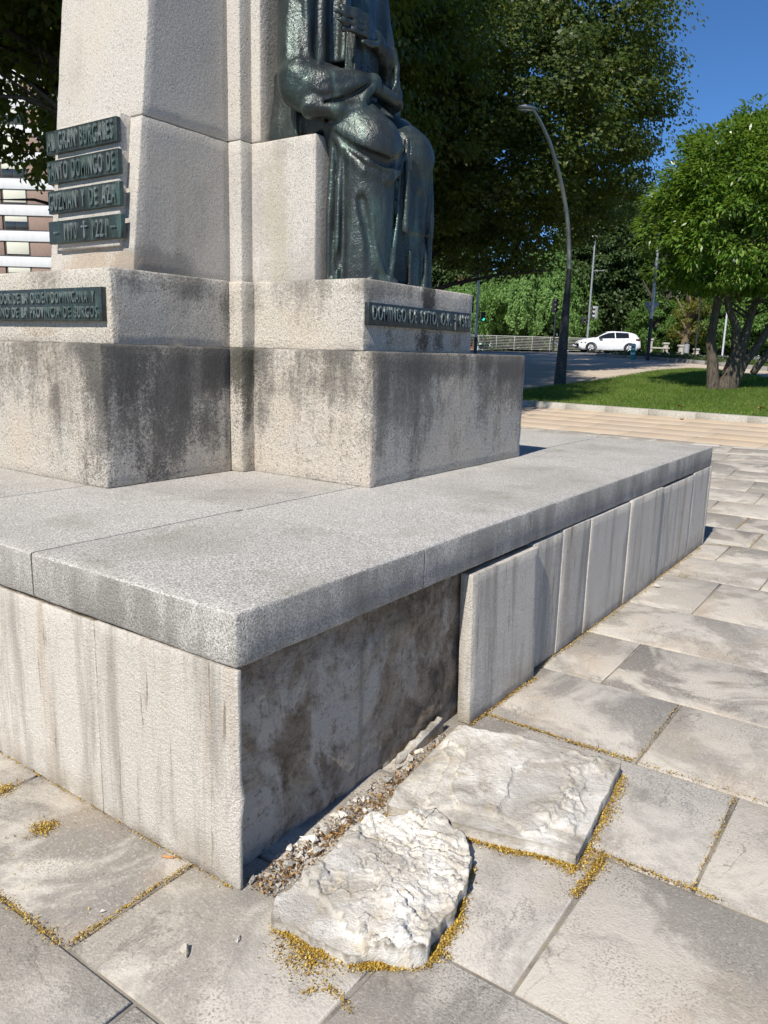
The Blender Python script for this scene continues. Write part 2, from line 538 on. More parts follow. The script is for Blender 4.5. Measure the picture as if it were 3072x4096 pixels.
MAT = dict(
    granite=m_granite(),
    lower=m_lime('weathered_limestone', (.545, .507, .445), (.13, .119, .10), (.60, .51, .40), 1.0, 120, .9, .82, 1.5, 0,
                 [(1.3, 1.78, 1.15, .62, .50, .42, (.12, .115, .105)), (1.0, 1.78, 1.40, .22, .20, .6, (.10, .095, .085)), (1.35, 1.78, 1.25, .42, .40, .55, (.11, .105, .095)), (1.62, 1.77, 1.42, .14, .22, .6, (.10, .095, .085)), (1.72, 1.70, 1.30, .06, .25, .7, (.09, .085, .06)),  # first entry darkens most of the left block's right face
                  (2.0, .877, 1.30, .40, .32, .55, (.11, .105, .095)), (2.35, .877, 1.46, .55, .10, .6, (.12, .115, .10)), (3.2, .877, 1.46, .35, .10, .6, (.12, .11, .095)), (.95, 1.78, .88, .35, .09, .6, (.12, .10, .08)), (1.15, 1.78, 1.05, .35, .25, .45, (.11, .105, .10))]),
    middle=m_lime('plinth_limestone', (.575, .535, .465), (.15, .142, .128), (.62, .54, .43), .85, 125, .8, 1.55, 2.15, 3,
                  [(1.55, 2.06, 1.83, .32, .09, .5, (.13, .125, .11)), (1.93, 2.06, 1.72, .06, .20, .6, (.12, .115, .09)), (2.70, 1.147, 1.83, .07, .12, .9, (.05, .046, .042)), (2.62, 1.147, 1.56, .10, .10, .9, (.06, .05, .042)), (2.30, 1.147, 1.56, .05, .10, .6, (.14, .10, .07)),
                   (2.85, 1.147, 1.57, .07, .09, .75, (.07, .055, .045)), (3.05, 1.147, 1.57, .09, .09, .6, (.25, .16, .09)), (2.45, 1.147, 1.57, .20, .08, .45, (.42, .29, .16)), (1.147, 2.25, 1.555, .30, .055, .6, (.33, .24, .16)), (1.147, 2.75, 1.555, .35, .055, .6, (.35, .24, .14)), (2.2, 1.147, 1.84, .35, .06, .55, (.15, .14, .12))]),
    shaft=m_lime('shaft_limestone', (.53, .50, .455), (.26, .24, .215), (.57, .515, .43), .45, 140, .5, 3.0, 1.8, 5,
                 [(1.62, 2.26, 1.93, .25, .10, .5, (.16, .15, .135)), (1.445, 2.62, 1.95, .32, .07, .5, (.42, .31, .20)), (2.252, 1.95, 2.3, .10, .35, .4, (.40, .37, .26)), (2.40, 2.087, 3.2, .35, .45, .6, (.13, .125, .12)), (2.255, 1.9, 2.66, .2, .06, .4, (.30, .27, .22))]),
    panel=m_panel(), core=m_core(), paving=m_paving(), tan=m_tan(), broken=m_broken(), joint=m_joint(),
    bronze=m_bronze('bronze', .45, 1., .5), plaque=m_bronze('plaque_bronze', .6, 2.2, .55), plaque_dark=m_bronze('dark_plaque_bronze', .18, 2.2, .5), letters=m_bronze('rubbed_bronze', .8, 2.2, 2.3), letters_dark=m_bronze('rubbed_dark_bronze', .3, 2.2, 2.2),
)

# ------------------------------------------------------------------ terrain
def terr(x, y):
    s = .95 * np.asarray(x, float) - .314 * np.asarray(y, float)
    return np.interp(s, [6.5, 17.2, 37.6], [0, .5746, 1.789])

def drape(V, dz=0.):
    V = np.array(V, float)
    V[:, 2] += terr(V[:, 0], V[:, 1]) + dz
    return V

def sheet(name, xs, ys, dz, mat, label=None, kind='structure', inside=None):
    a, b = np.meshgrid(xs, ys, indexing='ij')
    V = np.stack([a.ravel(), b.ravel(), np.zeros(a.size)], 1)
    i, j = np.meshgrid(np.arange(len(xs) - 1), np.arange(len(ys) - 1), indexing='ij')
    i = i.ravel(); j = j.ravel(); nb = len(ys)
    F = np.stack([i * nb + j, (i + 1) * nb + j, (i + 1) * nb + j + 1, i * nb + j + 1], 1)
    V = drape(V, dz)
    o = link(name, mesh_np(name, V, F), mat)
    return tag(o, label, None, None, kind)

def poly_sheet(name, poly, mat, dz, kind='structure', label=None, h=0., step=1.0):
    """flat polygon draped on the terrain (triangle fan strips by recursive split)"""
    import bmesh
    bm = bmesh.new()
    vs = [bm.verts.new((x, y, 0)) for x, y in poly]
    f = bm.faces.new(vs)
    bmesh.ops.triangulate(bm, faces=bm.faces[:])
    for _ in range(4):
        es = [e for e in bm.edges if e.calc_length() > step]
        if not es: break
        bmesh.ops.subdivide_edges(bm, edges=es, cuts=1)
        bmesh.ops.triangulate(bm, faces=bm.faces[:])
    for v in bm.verts: v.co.z = float(terr(v.co.x, v.co.y)) + dz
    me = bpy.data.meshes.new(name); bm.to_mesh(me); bm.free()
    o = link(name, me, mat)
    return tag(o, label, None, None, kind)

def clip_half(poly, p0, nrm):
    """keep the side where (p-p0).n <= 0"""
    out = []
    for i in range(len(poly)):
        a, b = np.array(poly[i]), np.array(poly[(i + 1) % len(poly)])
        da, db = (a - p0) @ nrm, (b - p0) @ nrm
        if da <= 0: out.append(tuple(a))
        if (da <= 0) != (db <= 0): out.append(tuple(a + (b - a) * da / (da - db)))
    return out

def prism_obj(name, poly, z0, z1, mat, parent, bev=.006):
    poly = np.array(poly)
    n = len(poly)
    ar = sum(poly[i][0] * poly[(i + 1) % n][1] - poly[(i + 1) % n][0] * poly[i][1] for i in range(n))
    if ar < 0: poly = poly[::-1]
    e = np.roll(poly, -1, 0) - poly
    en = np.stack([-e[:, 1], e[:, 0]], 1) / (np.linalg.norm(e, axis=1)[:, None] + 1e-9)
    pn = np.roll(en, 1, 0)
    inner = poly + bev * (en + pn) / (1 + (en * pn).sum(1))[:, None]
    V = np.concatenate([np.c_[poly, np.full(n, z0)], np.c_[poly, np.full(n, z1 - bev * .6)], np.c_[inner, np.full(n, z1)]])
    V = drape(V)
    F4 = [(i, (i + 1) % n, n + (i + 1) % n, n + i) for i in range(n)] + [(n + i, n + (i + 1) % n, 2 * n + (i + 1) % n, 2 * n + i) for i in range(n)]
    o = V.mean(0)
    me = mesh_np(name, V - o, [np.array(F4), np.array([[2 * n + i for i in range(n)]])], False)
    return link(name, me, mat, parent, o)

far_mat = plain('earth', (.16, .15, .10), .95, 0, .1, .3, .6)
xs = np.concatenate([np.linspace(-60, -6, 10), np.linspace(-5, 60, 66), np.linspace(70, 600, 12)])
ys = np.concatenate([np.linspace(-300, -20, 10), np.linspace(-15, 40, 40), np.linspace(50, 500, 12)])
sheet('ground', xs, ys, -.09, far_mat)
# mortar bed under the paving
bed = sheet('plaza_paving', np.linspace(-4, 16.2, 60), np.linspace(-8, 12, 40), -.008, MAT['joint'])

TB0 = np.array([11.51, .79]); TBD = np.array([.16, .987]); TBN = np.array([.987, -.16])
rows = [-2.3, -1.68, -1.05, -.405, .15, .79, 1.41, 2.05, 2.69, 3.37, 4.2, 4.83, 5.45, 6.13, 6.82, 7.45, 8.1, 8.75, 9.4, 10.05, 10.7, 11.35, 12.0, 12.6, 13.2]
yj = {2: [-1.2, -.076, .8, 1.7], 3: [-1.35, -.46, .195, 1.0, 1.9, 2.7], 4: [-1.75, -.77, 0.3], 5: [-1.9, -1.03, .3], 6: [-1.55, -.67, .3], 7: [-1.3, -.305, .3],
      8: [-2.0, -1.1, .3], 9: [-1.4, -.385, .3], 10: [-1.25, -.62, .3], 11: [-1.15, -.2, .3], 12: [-.95, -.33, .55], 13: [-.85, -.09, .75]}
rr = random.Random(3)
for i in range(len(rows) - 1):
    x0, x1 = rows[i], rows[i + 1]
    if x1 < -1.1: continue
    js = list(yj.get(i, []))
    if not js: js = [rr.uniform(-1.3, -.6), rr.uniform(-.3, .4)]
    y = js[0]
    while y > -5.5: y -= rr.uniform(.75, 1.15); js.insert(0, y)
    y = js[-1]
    ymax = 4.2 if x0 < 0 else (.25 if x1 < 5.3 else 9.5)
    while y < ymax: y += rr.uniform(.75, 1.15); js.append(y)
    for a, b in zip(js[:-1], js[1:]):
        if b < -3.2 and x0 < 6: continue
        if x0 > 5 and a > 8: continue
        g = .0065
        P = [(x0 + g, a + g), (x1 - g, a + g), (x1 - g, b - g), (x0 + g, b - g)]
        P = clip_half(P, TB0 - TBN * .004, TBN)
        if len(P) < 3: continue
        if abs(sum(P[k][0] * P[(k + 1) % len(P)][1] - P[(k + 1) % len(P)][0] * P[k][1] for k in range(len(P)))) < .02: continue
        o = prism_obj('paving_slab', P, -.03, rr.uniform(-.002, .002), MAT['paving'], bed, .005)
# tan strip between the grey paving and the kerb
tanbed = poly_sheet('tan_pavement', [tuple(TB0 + TBD * t + TBN * u) for t, u in ((-8, 0.002), (-8, 3.6), (8, 3.6), (8, .002))], MAT['joint'], -.004)
for r_ in range(6):
    u0, u1 = r_ * .62, (r_ + 1) * .62
    t = -7.8 + rr.uniform(0, .5)
    while t < 7.6:
        t2 = t + rr.uniform(.85, 1.25)
        P = [tuple(TB0 + TBD * a + TBN * u) for a, u in ((t + .006, u0 + .006), (t + .006, u1 - .006), (t2 - .006, u1 - .006), (t2 - .006, u0 + .006))]
        c = np.mean(P, 0)
        if c[1] > -2.6 and c[1] < 8.2 and (c - np.array([14.3, 0])) @ np.array([.981, -.193]) < .42:
            prism_obj('paving_slab', P, -.03, rr.uniform(.0, .0015), MAT['tan'], tanbed, .004)
        t = t2

# ------------------------------------------------------------------ monument platform
CX = 2.655
ZC0, ZC1 = .6605, .8183
plat = pempty('monument_platform', (CX, CX, 0), 'low stone platform with grey granite cap, its facing panels missing at the near corner', 'platform')
# core behind the facing: rough, displaced where the panels fell off
def core_fn(V):
    V = V.copy()
    f = V[:, 1] < .2
    d = .010 * fbm(V * [7, 1, 7], 3, 5, .55) + .006 * fbm(V * [26, 1, 26], 9, 4)
    strata = fbm(V * [3, 1, 9], 21, 4)
    d = d + .010 * sstep(.05, .12, strata)
    V[f, 1] += d[f]
    return V
c = block('core', plat, MAT['core'], .0165, 5.28, .062, 5.28, .0, ZC0 - .004, core_fn, r=.004, cell=.03, amp=0)
tag(c, 'mottled brown and grey rubble core laid bare where panels fell off')
# facing panels
def pan(x0, x1, y0, y1, z0=.006, z1=ZC0 - .003, label=None, rot=None, seed=1, edge=.002, mat=None):
    o = block('facing_panel', plat, mat or MAT['panel'], x0, x1, y0, y1, z0, z1, r=.003, cell=.05, amp=.0015, freq=5, seed=seed, edge=edge)
    if label: o['label'] = label
    if rot: o.rotation_euler = rot
    return o
def chip_fn(V):      # the broken vertical edge at the open corner
    V = V.copy()
    k = (V[:, 1] < .02)
    n = np.clip(fbm(np.c_[V[:, 2] * 11, V[:, 2] * 0, V[:, 2] * 0], 5, 3) - .05, 0, 1)
    low = sstep(.42, .30, V[:, 2]) * sstep(.10, .18, V[:, 2])
    V[k & (V[:, 0] < .02), 0] += (.004 + .05 * n * low)[k & (V[:, 0] < .02)]
    V[k & (V[:, 0] < .02), 1] += (.03 * n * low)[k & (V[:, 0] < .02)]
    return V
gx = .0015
Yl = [0.0, .622, 1.245, 1.87, 2.5, 3.12, 3.75, 4.4, 5.32]
for i, (a, b) in enumerate(zip(Yl[:-1], Yl[1:])):
    if i == 0:
        block('facing_panel', plat, MAT['panel'], 0, .0155, a + .0, b - gx, .004, ZC0 + .002, chip_fn, r=.003, cell=.035, amp=.0012, freq=5, seed=11, edge=.003)
    else:
        pan(rr.uniform(0, .002), .0155, a + gx, b - gx, seed=20 + i)
Xr = [1.28, 1.885, 2.235, 2.605, 3.26, 3.93, 4.78, 5.336]
for i, (a, b) in enumerate(zip(Xr[:-1], Xr[1:])):
    if i == 0:
        o = block('facing_panel', plat, MAT['panel'], a, b + .01, -.028, .030, .004, ZC0 - .02, r=.003, cell=.04, amp=.0012, freq=6, seed=40, edge=.0025)
        o.rotation_euler = (math.radians(-1.6), 0, math.radians(-.6))
        o['label'] = 'loose panel leaning out beside the open gap'
    else:
        pan(a + gx, b - gx, [0, .008, .004, 0, -.006, .002, .004][i], .056, z1=ZC0 - [0, .012, .004, .006, .0, .014, .002][i], seed=50 + i)
for i in range(8):    # far faces, seen only from other positions
    a = i * .665; b = a + .665
    pan(5.29, 5.336, a + gx, min(b, 5.31) - gx, seed=70 + i)
    pan(a + gx + .05, min(b, 5.28) - gx + .0, 5.27, 5.32, seed=80 + i)
# cap stones
I = .009
g = .002
caps = [(I, .935, I, .965), (.935, 1.83, I, .95), (1.83, 3.33, I, .95), (3.33, 4.29, I, .95), (4.29, 5.325, I, .95),
        (I, .985, .965, 1.93), (I, .985, 1.93, 3.3), (I, .985, 3.3, 4.3), (I, .985, 4.3, 5.31),
        (.985, 2.6, .95, 2.7), (.985, 2.6, 2.7, 5.31), (2.6, 4.0, .95, 5.31), (4.0, 5.325, .95, 2.4), (4.0, 5.325, 2.4, 5.31)]
for k, (a, b, c_, d_) in enumerate(caps):
    # outer edges are rounded; at joints the block is cut flat so that neighbours meet in a thin seam
    e_ = .016
    a2 = a - e_ if a > I + .01 else a; b2 = b + e_ if b < 5.3 else b
    c2 = c_ - e_ if c_ > I + .01 else c_; d2_ = d_ + e_ if d_ < 5.3 else d_
    V, F = rbox(a2, b2, c2, d2_, ZC0, ZC1, r=.013, cell=.06, amp=.0016, freq=9, seed=100, edge=.004)
    if a2 < a: V[:, 0] = np.maximum(V[:, 0], a + .004)
    if b2 > b: V[:, 0] = np.minimum(V[:, 0], b - .004)
    if c2 < c_: V[:, 1] = np.maximum(V[:, 1], c_ + .004)
    if d2_ > d_: V[:, 1] = np.minimum(V[:, 1], d_ - .004)
    inn = ((a2 < a) & (V[:, 0] < a + .0055)) | ((b2 > b) & (V[:, 0] > b - .0055)) | ((c2 < c_) & (V[:, 1] < c_ + .0055)) | ((d2_ > d_) & (V[:, 1] > d_ - .0055))
    up_ = inn & (V[:, 2] > ZC1 - .013) & (V[:, 2] < ZC1)
    V[up_, 2] = np.maximum(V[up_, 2], ZC1 - .002)
    cs_ = kid('cap_stone', V, F, plat, MAT['granite'])
    cs_.data.set_sharp_from_angle(angle=math.radians(50))
# mortar visible in the joints between cap stones
mb = MB().box((.03, .03, ZC0 + .004), (5.30, 5.29, ZC1 - .007))
kid('mortar_bed', np.concatenate(mb.V), np.array(mb.F[4]), plat, MAT['joint'], False)

# ------------------------------------------------------------------ monument pedestal
ped = pempty('monument_pedestal', (CX, CX, ZC1), 'pale stepped limestone pedestal of cross plan with tapering shaft and bronze plaques', 'pedestal')
Z1, Z2, Z3 = ZC1 - .004, 1.5008, 1.881
def cross(zlo, zhi, hc, ha, end, mat, name, seed, **kw):
    c0, c1 = CX - hc, CX + hc
    a0, a1 = CX - ha, CX + ha
    e0, e1 = end, 2 * CX - end
    B = lambda *q, s=0: block(name, ped, mat, *q, zlo, zhi, seed=seed + s, **kw)
    B(a0, a1, e0, c0 + .004, s=1)
    B(e0, c0 + .004, a0, a1, s=2)
    B(a0, a1, c1 - .004, e1, s=3)
    B(c1 - .004, e1, a0, a1, s=4)
    block(name, ped, mat, c0, c1, c0, c1, zlo, zhi - .003, seed=seed, **kw)
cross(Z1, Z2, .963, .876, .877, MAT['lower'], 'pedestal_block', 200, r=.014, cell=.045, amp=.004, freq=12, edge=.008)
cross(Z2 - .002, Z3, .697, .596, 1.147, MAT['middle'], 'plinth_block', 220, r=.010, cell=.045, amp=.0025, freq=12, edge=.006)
# shaft: battered arms, one course up to the joint at 2.70 and taller courses above
JZ = 2.705
def batter(axis, sgn):
    def fn(V):
        V = V.copy()
        w = np.clip((np.abs(V[:, axis] - CX) - .5) / .72, 0, 1.1)
        V[:, axis] += sgn * .115 * np.maximum(V[:, 2] - 1.881, 0) * w
        return V
    return fn
sk = dict(r=.010, cell=.06, amp=.002, freq=9, edge=.005)
for (za, zb, sd) in ((Z3 - .002, JZ, 0), (JZ + .0015, 4.1, 10), (4.1015, 6.0, 20)):
    hs = .397
    block('shaft_stone', ped, MAT['shaft'], 1.437, 2.165, CX - hs, CX + hs, za, zb, batter(0, 1), seed=240 + sd, **sk)
    block('shaft_stone', ped, MAT['shaft'], 3.145, 3.873, CX - hs, CX + hs, za, zb, batter(0, -1), seed=241 + sd, **sk)
    block('shaft_stone', ped, MAT['shaft'], CX - hs, CX + hs, 3.145, 3.873, za, zb, batter(1, -1), seed=242 + sd, **sk)
    block('shaft_stone', ped, MAT['shaft'], 2.252, 3.06, 2.087, 2.17, za, zb, seed=243 + sd, **sk)
    block('shaft_stone', ped, MAT['shaft'], 2.158, 3.152, 2.158, 3.152, za, zb, seed=244 + sd, **sk)
sb = block('seat_block', ped, MAT['shaft'], 2.254, 3.06, 1.657, 2.10, Z3 - .002, JZ - .002, seed=260, **sk)

# bronze plaques with raised lettering
def text_raw(txt):
    cu = bpy.data.curves.new('t', 'FONT')
    cu.body = txt
    cu.extrude = .5
    cu.resolution_u = 3
    cu.offset = .008
    cu.space_character = 1.22
    to = bpy.data.objects.new('t', cu)
    COL.objects.link(to)
    dg = bpy.context.evaluated_depsgraph_get(); dg.update()
    me = bpy.data.meshes.new_from_object(to.evaluated_get(dg))
    bpy.data.objects.remove(to)
    co = np.empty(len(me.vertices) * 3, np.float32); me.vertices.foreach_get('co', co)
    return me, co.reshape(-1, 3)

def text_words(txt, width, height, depth):
    """one mesh per word, laid out in a box of width x height; returns (word, mesh, x offset)"""
    ws_ = [(w,) + text_raw(w) for w in txt.split(' ')]
    lo = min(c[:, 1].min() for w, m, c in ws_ if any(ch.isalnum() for ch in w) or len(ws_) == 1)
    hi = max(c[:, 1].max() for _, m, c in ws_)
    tot = sum(np.ptp(c[:, 0]) for _, m, c in ws_) + .75 * (len(ws_) - 1)
    x, out = 0., []
    for w, m, c in ws_:
        c2 = np.stack([(c[:, 0] - c[:, 0].min()) / tot * width, (c[:, 1] - lo) / (hi - lo) * height, (c[:, 2] - c[:, 2].min()) * depth], 1)
        m.vertices.foreach_set('co', c2.astype(np.float32).ravel()); m.update()
        out.append((w, m, x / tot * width))
        x += np.ptp(c[:, 0]) + .75
    return out

def plaque(org, xdir, ndir, w, h, t, lines, mat, label, depth=.007):
    """org: lower-left corner seen from the front, on the stone; xdir: reading direction; ndir: outward"""
    org = np.array(org, float); xd = np.array(xdir, float); nd = np.array(ndir, float)
    V, F = rbox(0, w, 0, h, 0, t, r=.003, cell=.09, amp=.0006, freq=20, seed=int(w * 1000))
    me = mesh_np('plaque', V, F)
    R = Matrix(((xd[0], 0, nd[0]), (xd[1], 0, nd[1]), (0, 1, 0)))
    p = link('plaque', me, mat, ped, org - np.array(ped['_org']), R.to_euler())
    p['label'] = label
    for (txt, x0, x1, y0, y1) in lines:
        for w, m, xo in text_words(txt, x1 - x0, y1 - y0, depth):
            l = link('lettering', m, MAT['letters'] if mat is MAT['plaque'] else MAT['letters_dark'], p, (x0 + xo, y0, t - .0005))
            l['label'] = 'raised letters reading ' + w
    return p
# four name plates on a backing slab, on the shaft arm
def bk_fn(V):
    V = V.copy(); V[:, 0] += (V[:, 2] - 2.06) * .058
    return V
bk = block('plaque_backing', ped, MAT['shaft'], 1.428, 1.56, 2.350, 2.93, 2.030, 2.712, bk_fn, r=.004, cell=.06, amp=.002, freq=10, seed=300, edge=.006)
rowz = [(2.563, 2.345, 3.000), (2.401, 2.330, 2.990), (2.235, 2.315, 2.982), (2.066, 2.300, 2.976)]
txts = ['AL GRAN BURGALES', 'SANTO DOMINGO DE', 'GUZMAN Y DE AZA']
for (za, yr, yl_), tx in zip(rowz[:3], txts):
    plaque((1.430 + (za - 2.0) * .058, yl_, za), (0, -1, 0), (-1, 0, 0), yl_ - yr, .124, .030, [(tx, .022, yl_ - yr - .022, .014, .110)], MAT['plaque'], 'green bronze plate reading ' + tx, .010)
za, yr, yl_ = rowz[3]
plaque((1.430 + (za - 2.0) * .058, yl_, za), (0, -1, 0), (-1, 0, 0), yl_ - yr, .124, .030,
       [('-', .06, .105, .055, .064), ('1170', .165, .285, .014, .106), ('\u2020', .325, .385, .014, .108), ('1221', .43, .56, .014, .106), ('-', .595, .64, .055, .064)], MAT['plaque'], 'dark bronze plate with the dates 1170 and 1221', .010)
plaque((1.149, 3.215, 1.615), (0, -1, 0), (-1, 0, 0), 1.12, .168, .034,
       [('FUNDADOR DE LA ORDEN DOMINICANA Y', .02, 1.075, .092, .150), ('PATRONO DE LA PROVINCIA DE BURGOS', .02, 1.095, .016, .074)], MAT['plaque'], 'green bronze plate with two lines of raised lettering', .009)
plaque((2.068, 1.149, 1.640), (1, 0, 0), (0, -1, 0), 1.112, .118, .03,
       [('DOMINGO DE SOTO, O.P. \u2020 1560', .03, 1.09, .014, .104)], MAT['plaque_dark'], 'dark bronze plate reading DOMINGO DE SOTO, O.P. 1560', .009)

# ------------------------------------------------------------------ bronze statue (implicit sculpture -> one continuous surface)
class SDF:
    def __init__(s, lo, hi, h):
        s.lo = np.array(lo, float); s.h = h
        s.n = np.ceil((np.array(hi) - s.lo) / h).astype(int) + 1
        s.ax = [s.lo[i] + h * np.arange(s.n[i]) for i in range(3)]
        s.d = np.full(s.n, .25, np.float32)
    def sub(s, lo, hi):
        i0 = np.clip(np.floor((np.array(lo) - s.lo) / s.h).astype(int), 0, s.n - 1)
        i1 = np.clip(np.ceil((np.array(hi) - s.lo) / s.h).astype(int) + 1, 1, s.n)
        sl = tuple(slice(a, b) for a, b in zip(i0, i1))
        g = np.meshgrid(*[s.ax[k][sl[k]] for k in range(3)], indexing='ij', sparse=True)
        return sl, g
    def put(s, sl, p, k, op):
        d = s.d[sl]
        if op == 'u':
            hh = np.clip(.5 + .5 * (d - p) / k, 0, 1)
            s.d[sl] = d * (1 - hh) + p * hh - k * hh * (1 - hh)
        else:
            q = -p
            hh = np.clip(.5 - .5 * (d - q) / k, 0, 1)
            s.d[sl] = d * (1 - hh) + q * hh + k * hh * (1 - hh)
    def chain(s, pts, k=.03, op='u', sq=(1, 1, 1)):
        """pts: (x,y,z,r) rows; capsule chain with varying radius"""
        pts = np.array(pts, float)
        m = pts[:, 3].max() + .12
        sl, g = s.sub(pts[:, :3].min(0) - m, pts[:, :3].max(0) + m)
        best = None
        for a, b in zip(pts[:-1], pts[1:]):
            ab = b[:3] - a[:3]
            t = ((g[0] - a[0]) * ab[0] + (g[1] - a[1]) * ab[1] + (g[2] - a[2]) * ab[2]) / (ab @ ab + 1e-9)
            t = np.clip(t, 0, 1)
            dd = np.sqrt(((g[0] - a[0] - t * ab[0]) * sq[0]) ** 2 + ((g[1] - a[1] - t * ab[1]) * sq[1]) ** 2 + ((g[2] - a[2] - t * ab[2]) * sq[2]) ** 2) - (a[3] + t * (b[3] - a[3]))
            best = dd if best is None else np.minimum(best, dd)
        s.put(sl, best.astype(np.float32), k, op)
    def ell(s, c, r, k=.03, op='u'):
        c = np.array(c); r = np.array(r)
        sl, g = s.sub(c - r - .12, c + r + .12)
        q = np.sqrt(((g[0] - c[0]) / r[0]) ** 2 + ((g[1] - c[1]) / r[1]) ** 2 + ((g[2] - c[2]) / r[2]) ** 2)
        s.put(sl, ((q - 1) * r.min()).astype(np.float32), k, op)
    def box(s, lo, hi, rad, k=.03, op='u', rz=0., taper=0.):
        lo = np.array(lo, float); hi = np.array(hi, float)
        sl, g = s.sub(lo - .14, hi + .14)
        c = (lo + hi) / 2; e = (hi - lo) / 2 - rad
        x, y, z = g[0] - c[0], g[1] - c[1], g[2] - c[2]
        cs, sn = math.cos(rz), math.sin(rz)
        x, y = x * cs + y * sn, -x * sn + y * cs
        f = 1 + taper * z
        qx, qy, qz = np.abs(x * f) - e[0], np.abs(y * f) - e[1], np.abs(z) - e[2]
        o = np.sqrt(np.maximum(qx, 0) ** 2 + np.maximum(qy, 0) ** 2 + np.maximum(qz, 0) ** 2) + np.minimum(np.maximum(qx, np.maximum(qy, qz)), 0) - rad
        s.put(sl, o.astype(np.float32), k, op)
    def mesh(s):
        d = s.d
        ins = d < 0
        n = np.array(d.shape)
        c = [ins[i:n[0] - 1 + i, j:n[1] - 1 + j, k:n[2] - 1 + k] for i in (0, 1) for j in (0, 1) for k in (0, 1)]
        cnt = sum(x.astype(np.int8) for x in c)
        act = (cnt > 0) & (cnt < 8)
        ids = np.full(act.shape, -1, np.int64)
        I = np.argwhere(act)
        ids[act] = np.arange(len(I))
        acc = np.zeros((len(I), 3)); w = np.zeros(len(I))
        cr = [(i, j, k) for i in (0, 1) for j in (0, 1) for k in (0, 1)]
        val = {q: d[I[:, 0] + q[0], I[:, 1] + q[1], I[:, 2] + q[2]] for q in cr}
        for a in cr:
            for ax in range(3):
                if a[ax]: continue
                b = list(a); b[ax] = 1; b = tuple(b)
                va, vb = val[a], val[b]
                m = (va < 0) != (vb < 0)
                t = np.where(m, va / np.where(m, va - vb, 1), 0)
                p = np.array(a, float)[None] + np.eye(3)[ax][None] * t[:, None]
                acc[m] += p[m]; w[m] += 1
        V = s.lo + s.h * (I + acc / w[:, None])
        Q = []
        for ax in range(3):
            u, v = (ax + 1) % 3, (ax + 2) % 3
            sl0 = [slice(None)] * 3; sl1 = [slice(None)] * 3
            sl0[ax] = slice(0, n[ax] - 1); sl1[ax] = slice(1, n[ax])
            A, B = ins[tuple(sl0)], ins[tuple(sl1)]
            E = np.argwhere(A != B)
            E = E[(E[:, u] > 0) & (E[:, v] > 0) & (E[:, u] < n[u] - 1) & (E[:, v] < n[v] - 1)]
            eu = np.eye(3, dtype=int)[u]; ev = np.eye(3, dtype=int)[v]
            q = np.stack([ids[tuple((E - eu - ev).T)], ids[tuple((E - ev).T)], ids[tuple(E.T)], ids[tuple((E - eu).T)]], 1)
            fl = A[tuple(E.T)]
            q[~fl] = q[~fl][:, ::-1]
            Q.append(q)
        return V, np.concatenate(Q)

S = SDF((2.0, 1.10, 1.85), (3.16, 2.14, 4.36), .0098)
# lower robe: two legs in cloth, filler behind, base slab
S.box((2.35, 1.40, 1.86), (2.97, 1.66, 2.70), .05, .02)
S.chain([(2.475, 1.455, 1.86, .150), (2.475, 1.455, 2.20, .158), (2.485, 1.445, 2.60, .165)], .05)
S.chain([(2.835, 1.455, 1.86, .150), (2.835, 1.455, 2.20, .152), (2.845, 1.45, 2.60, .160)], .05)
S.box((2.36, 1.31, 1.86), (2.985, 1.60, 1.905), .012, .02)
# thighs, lap and hips
S.chain([(2.49, 1.430, 2.615, .160), (2.475, 1.54, 2.705, .172), (2.475, 1.72, 2.775, .170), (2.49, 1.95, 2.84, .17)], .06)
S.chain([(2.855, 1.435, 2.620, .160), (2.84, 1.56, 2.715, .168), (2.83, 1.74, 2.790, .165), (2.82, 1.95, 2.85, .17)], .05)
S.box((2.42, 1.60, 2.62), (2.95, 2.06, 2.90), .06, .05)
S.box((2.30, 1.84, 2.70), (2.46, 2.07, 3.12), .03, .02)
S.chain([(2.30, 1.84, 2.70, .016), (2.285, 1.86, 3.1, .016)], .01)
# torso under scapular and cape
S.chain([(2.66, 1.86, 2.85, .235), (2.66, 1.86, 3.2, .255), (2.66, 1.88, 3.62, .23)], .06, sq=(.82, 1.1, 1))
S.chain([(2.40, 1.88, 3.66, .155), (2.92, 1.88, 3.66, .155)], .08)
# near cape: vertical panels with a hem
S.box((2.175, 1.69, 3.075), (2.42, 1.93, 3.76), .030, .012, taper=-.06)
for (x, y, z0, r) in ((2.160, 1.80, 3.075, .020), (2.20, 1.705, 3.075, .022), (2.285, 1.675, 3.075, .024), (2.185, 1.885, 3.075, .02)):
    S.chain([(x, y, z0, r), (x + .03, y + .02, 3.78, r)], .008)
for (x, y, r) in ((2.160, 1.752, .013), (2.242, 1.668, .014), (2.160, 1.845, .012)):
    S.chain([(x, y, 3.0, r), (x + .03, y + .02, 3.78, r)], .006, 's')
S.box((2.385, 1.605, 3.13), (2.475, 1.72, 3.75), .014, .010, rz=.25)
S.chain([(2.36, 1.645, 3.0, .034), (2.368, 1.65, 3.78, .030)], .010, 's')
# far cape and sleeve
S.chain([(2.96, 1.86, 3.60, .135), (2.985, 1.80, 3.30, .13), (2.955, 1.73, 3.06, .125), (2.93, 1.70, 2.92, .08)], .05)
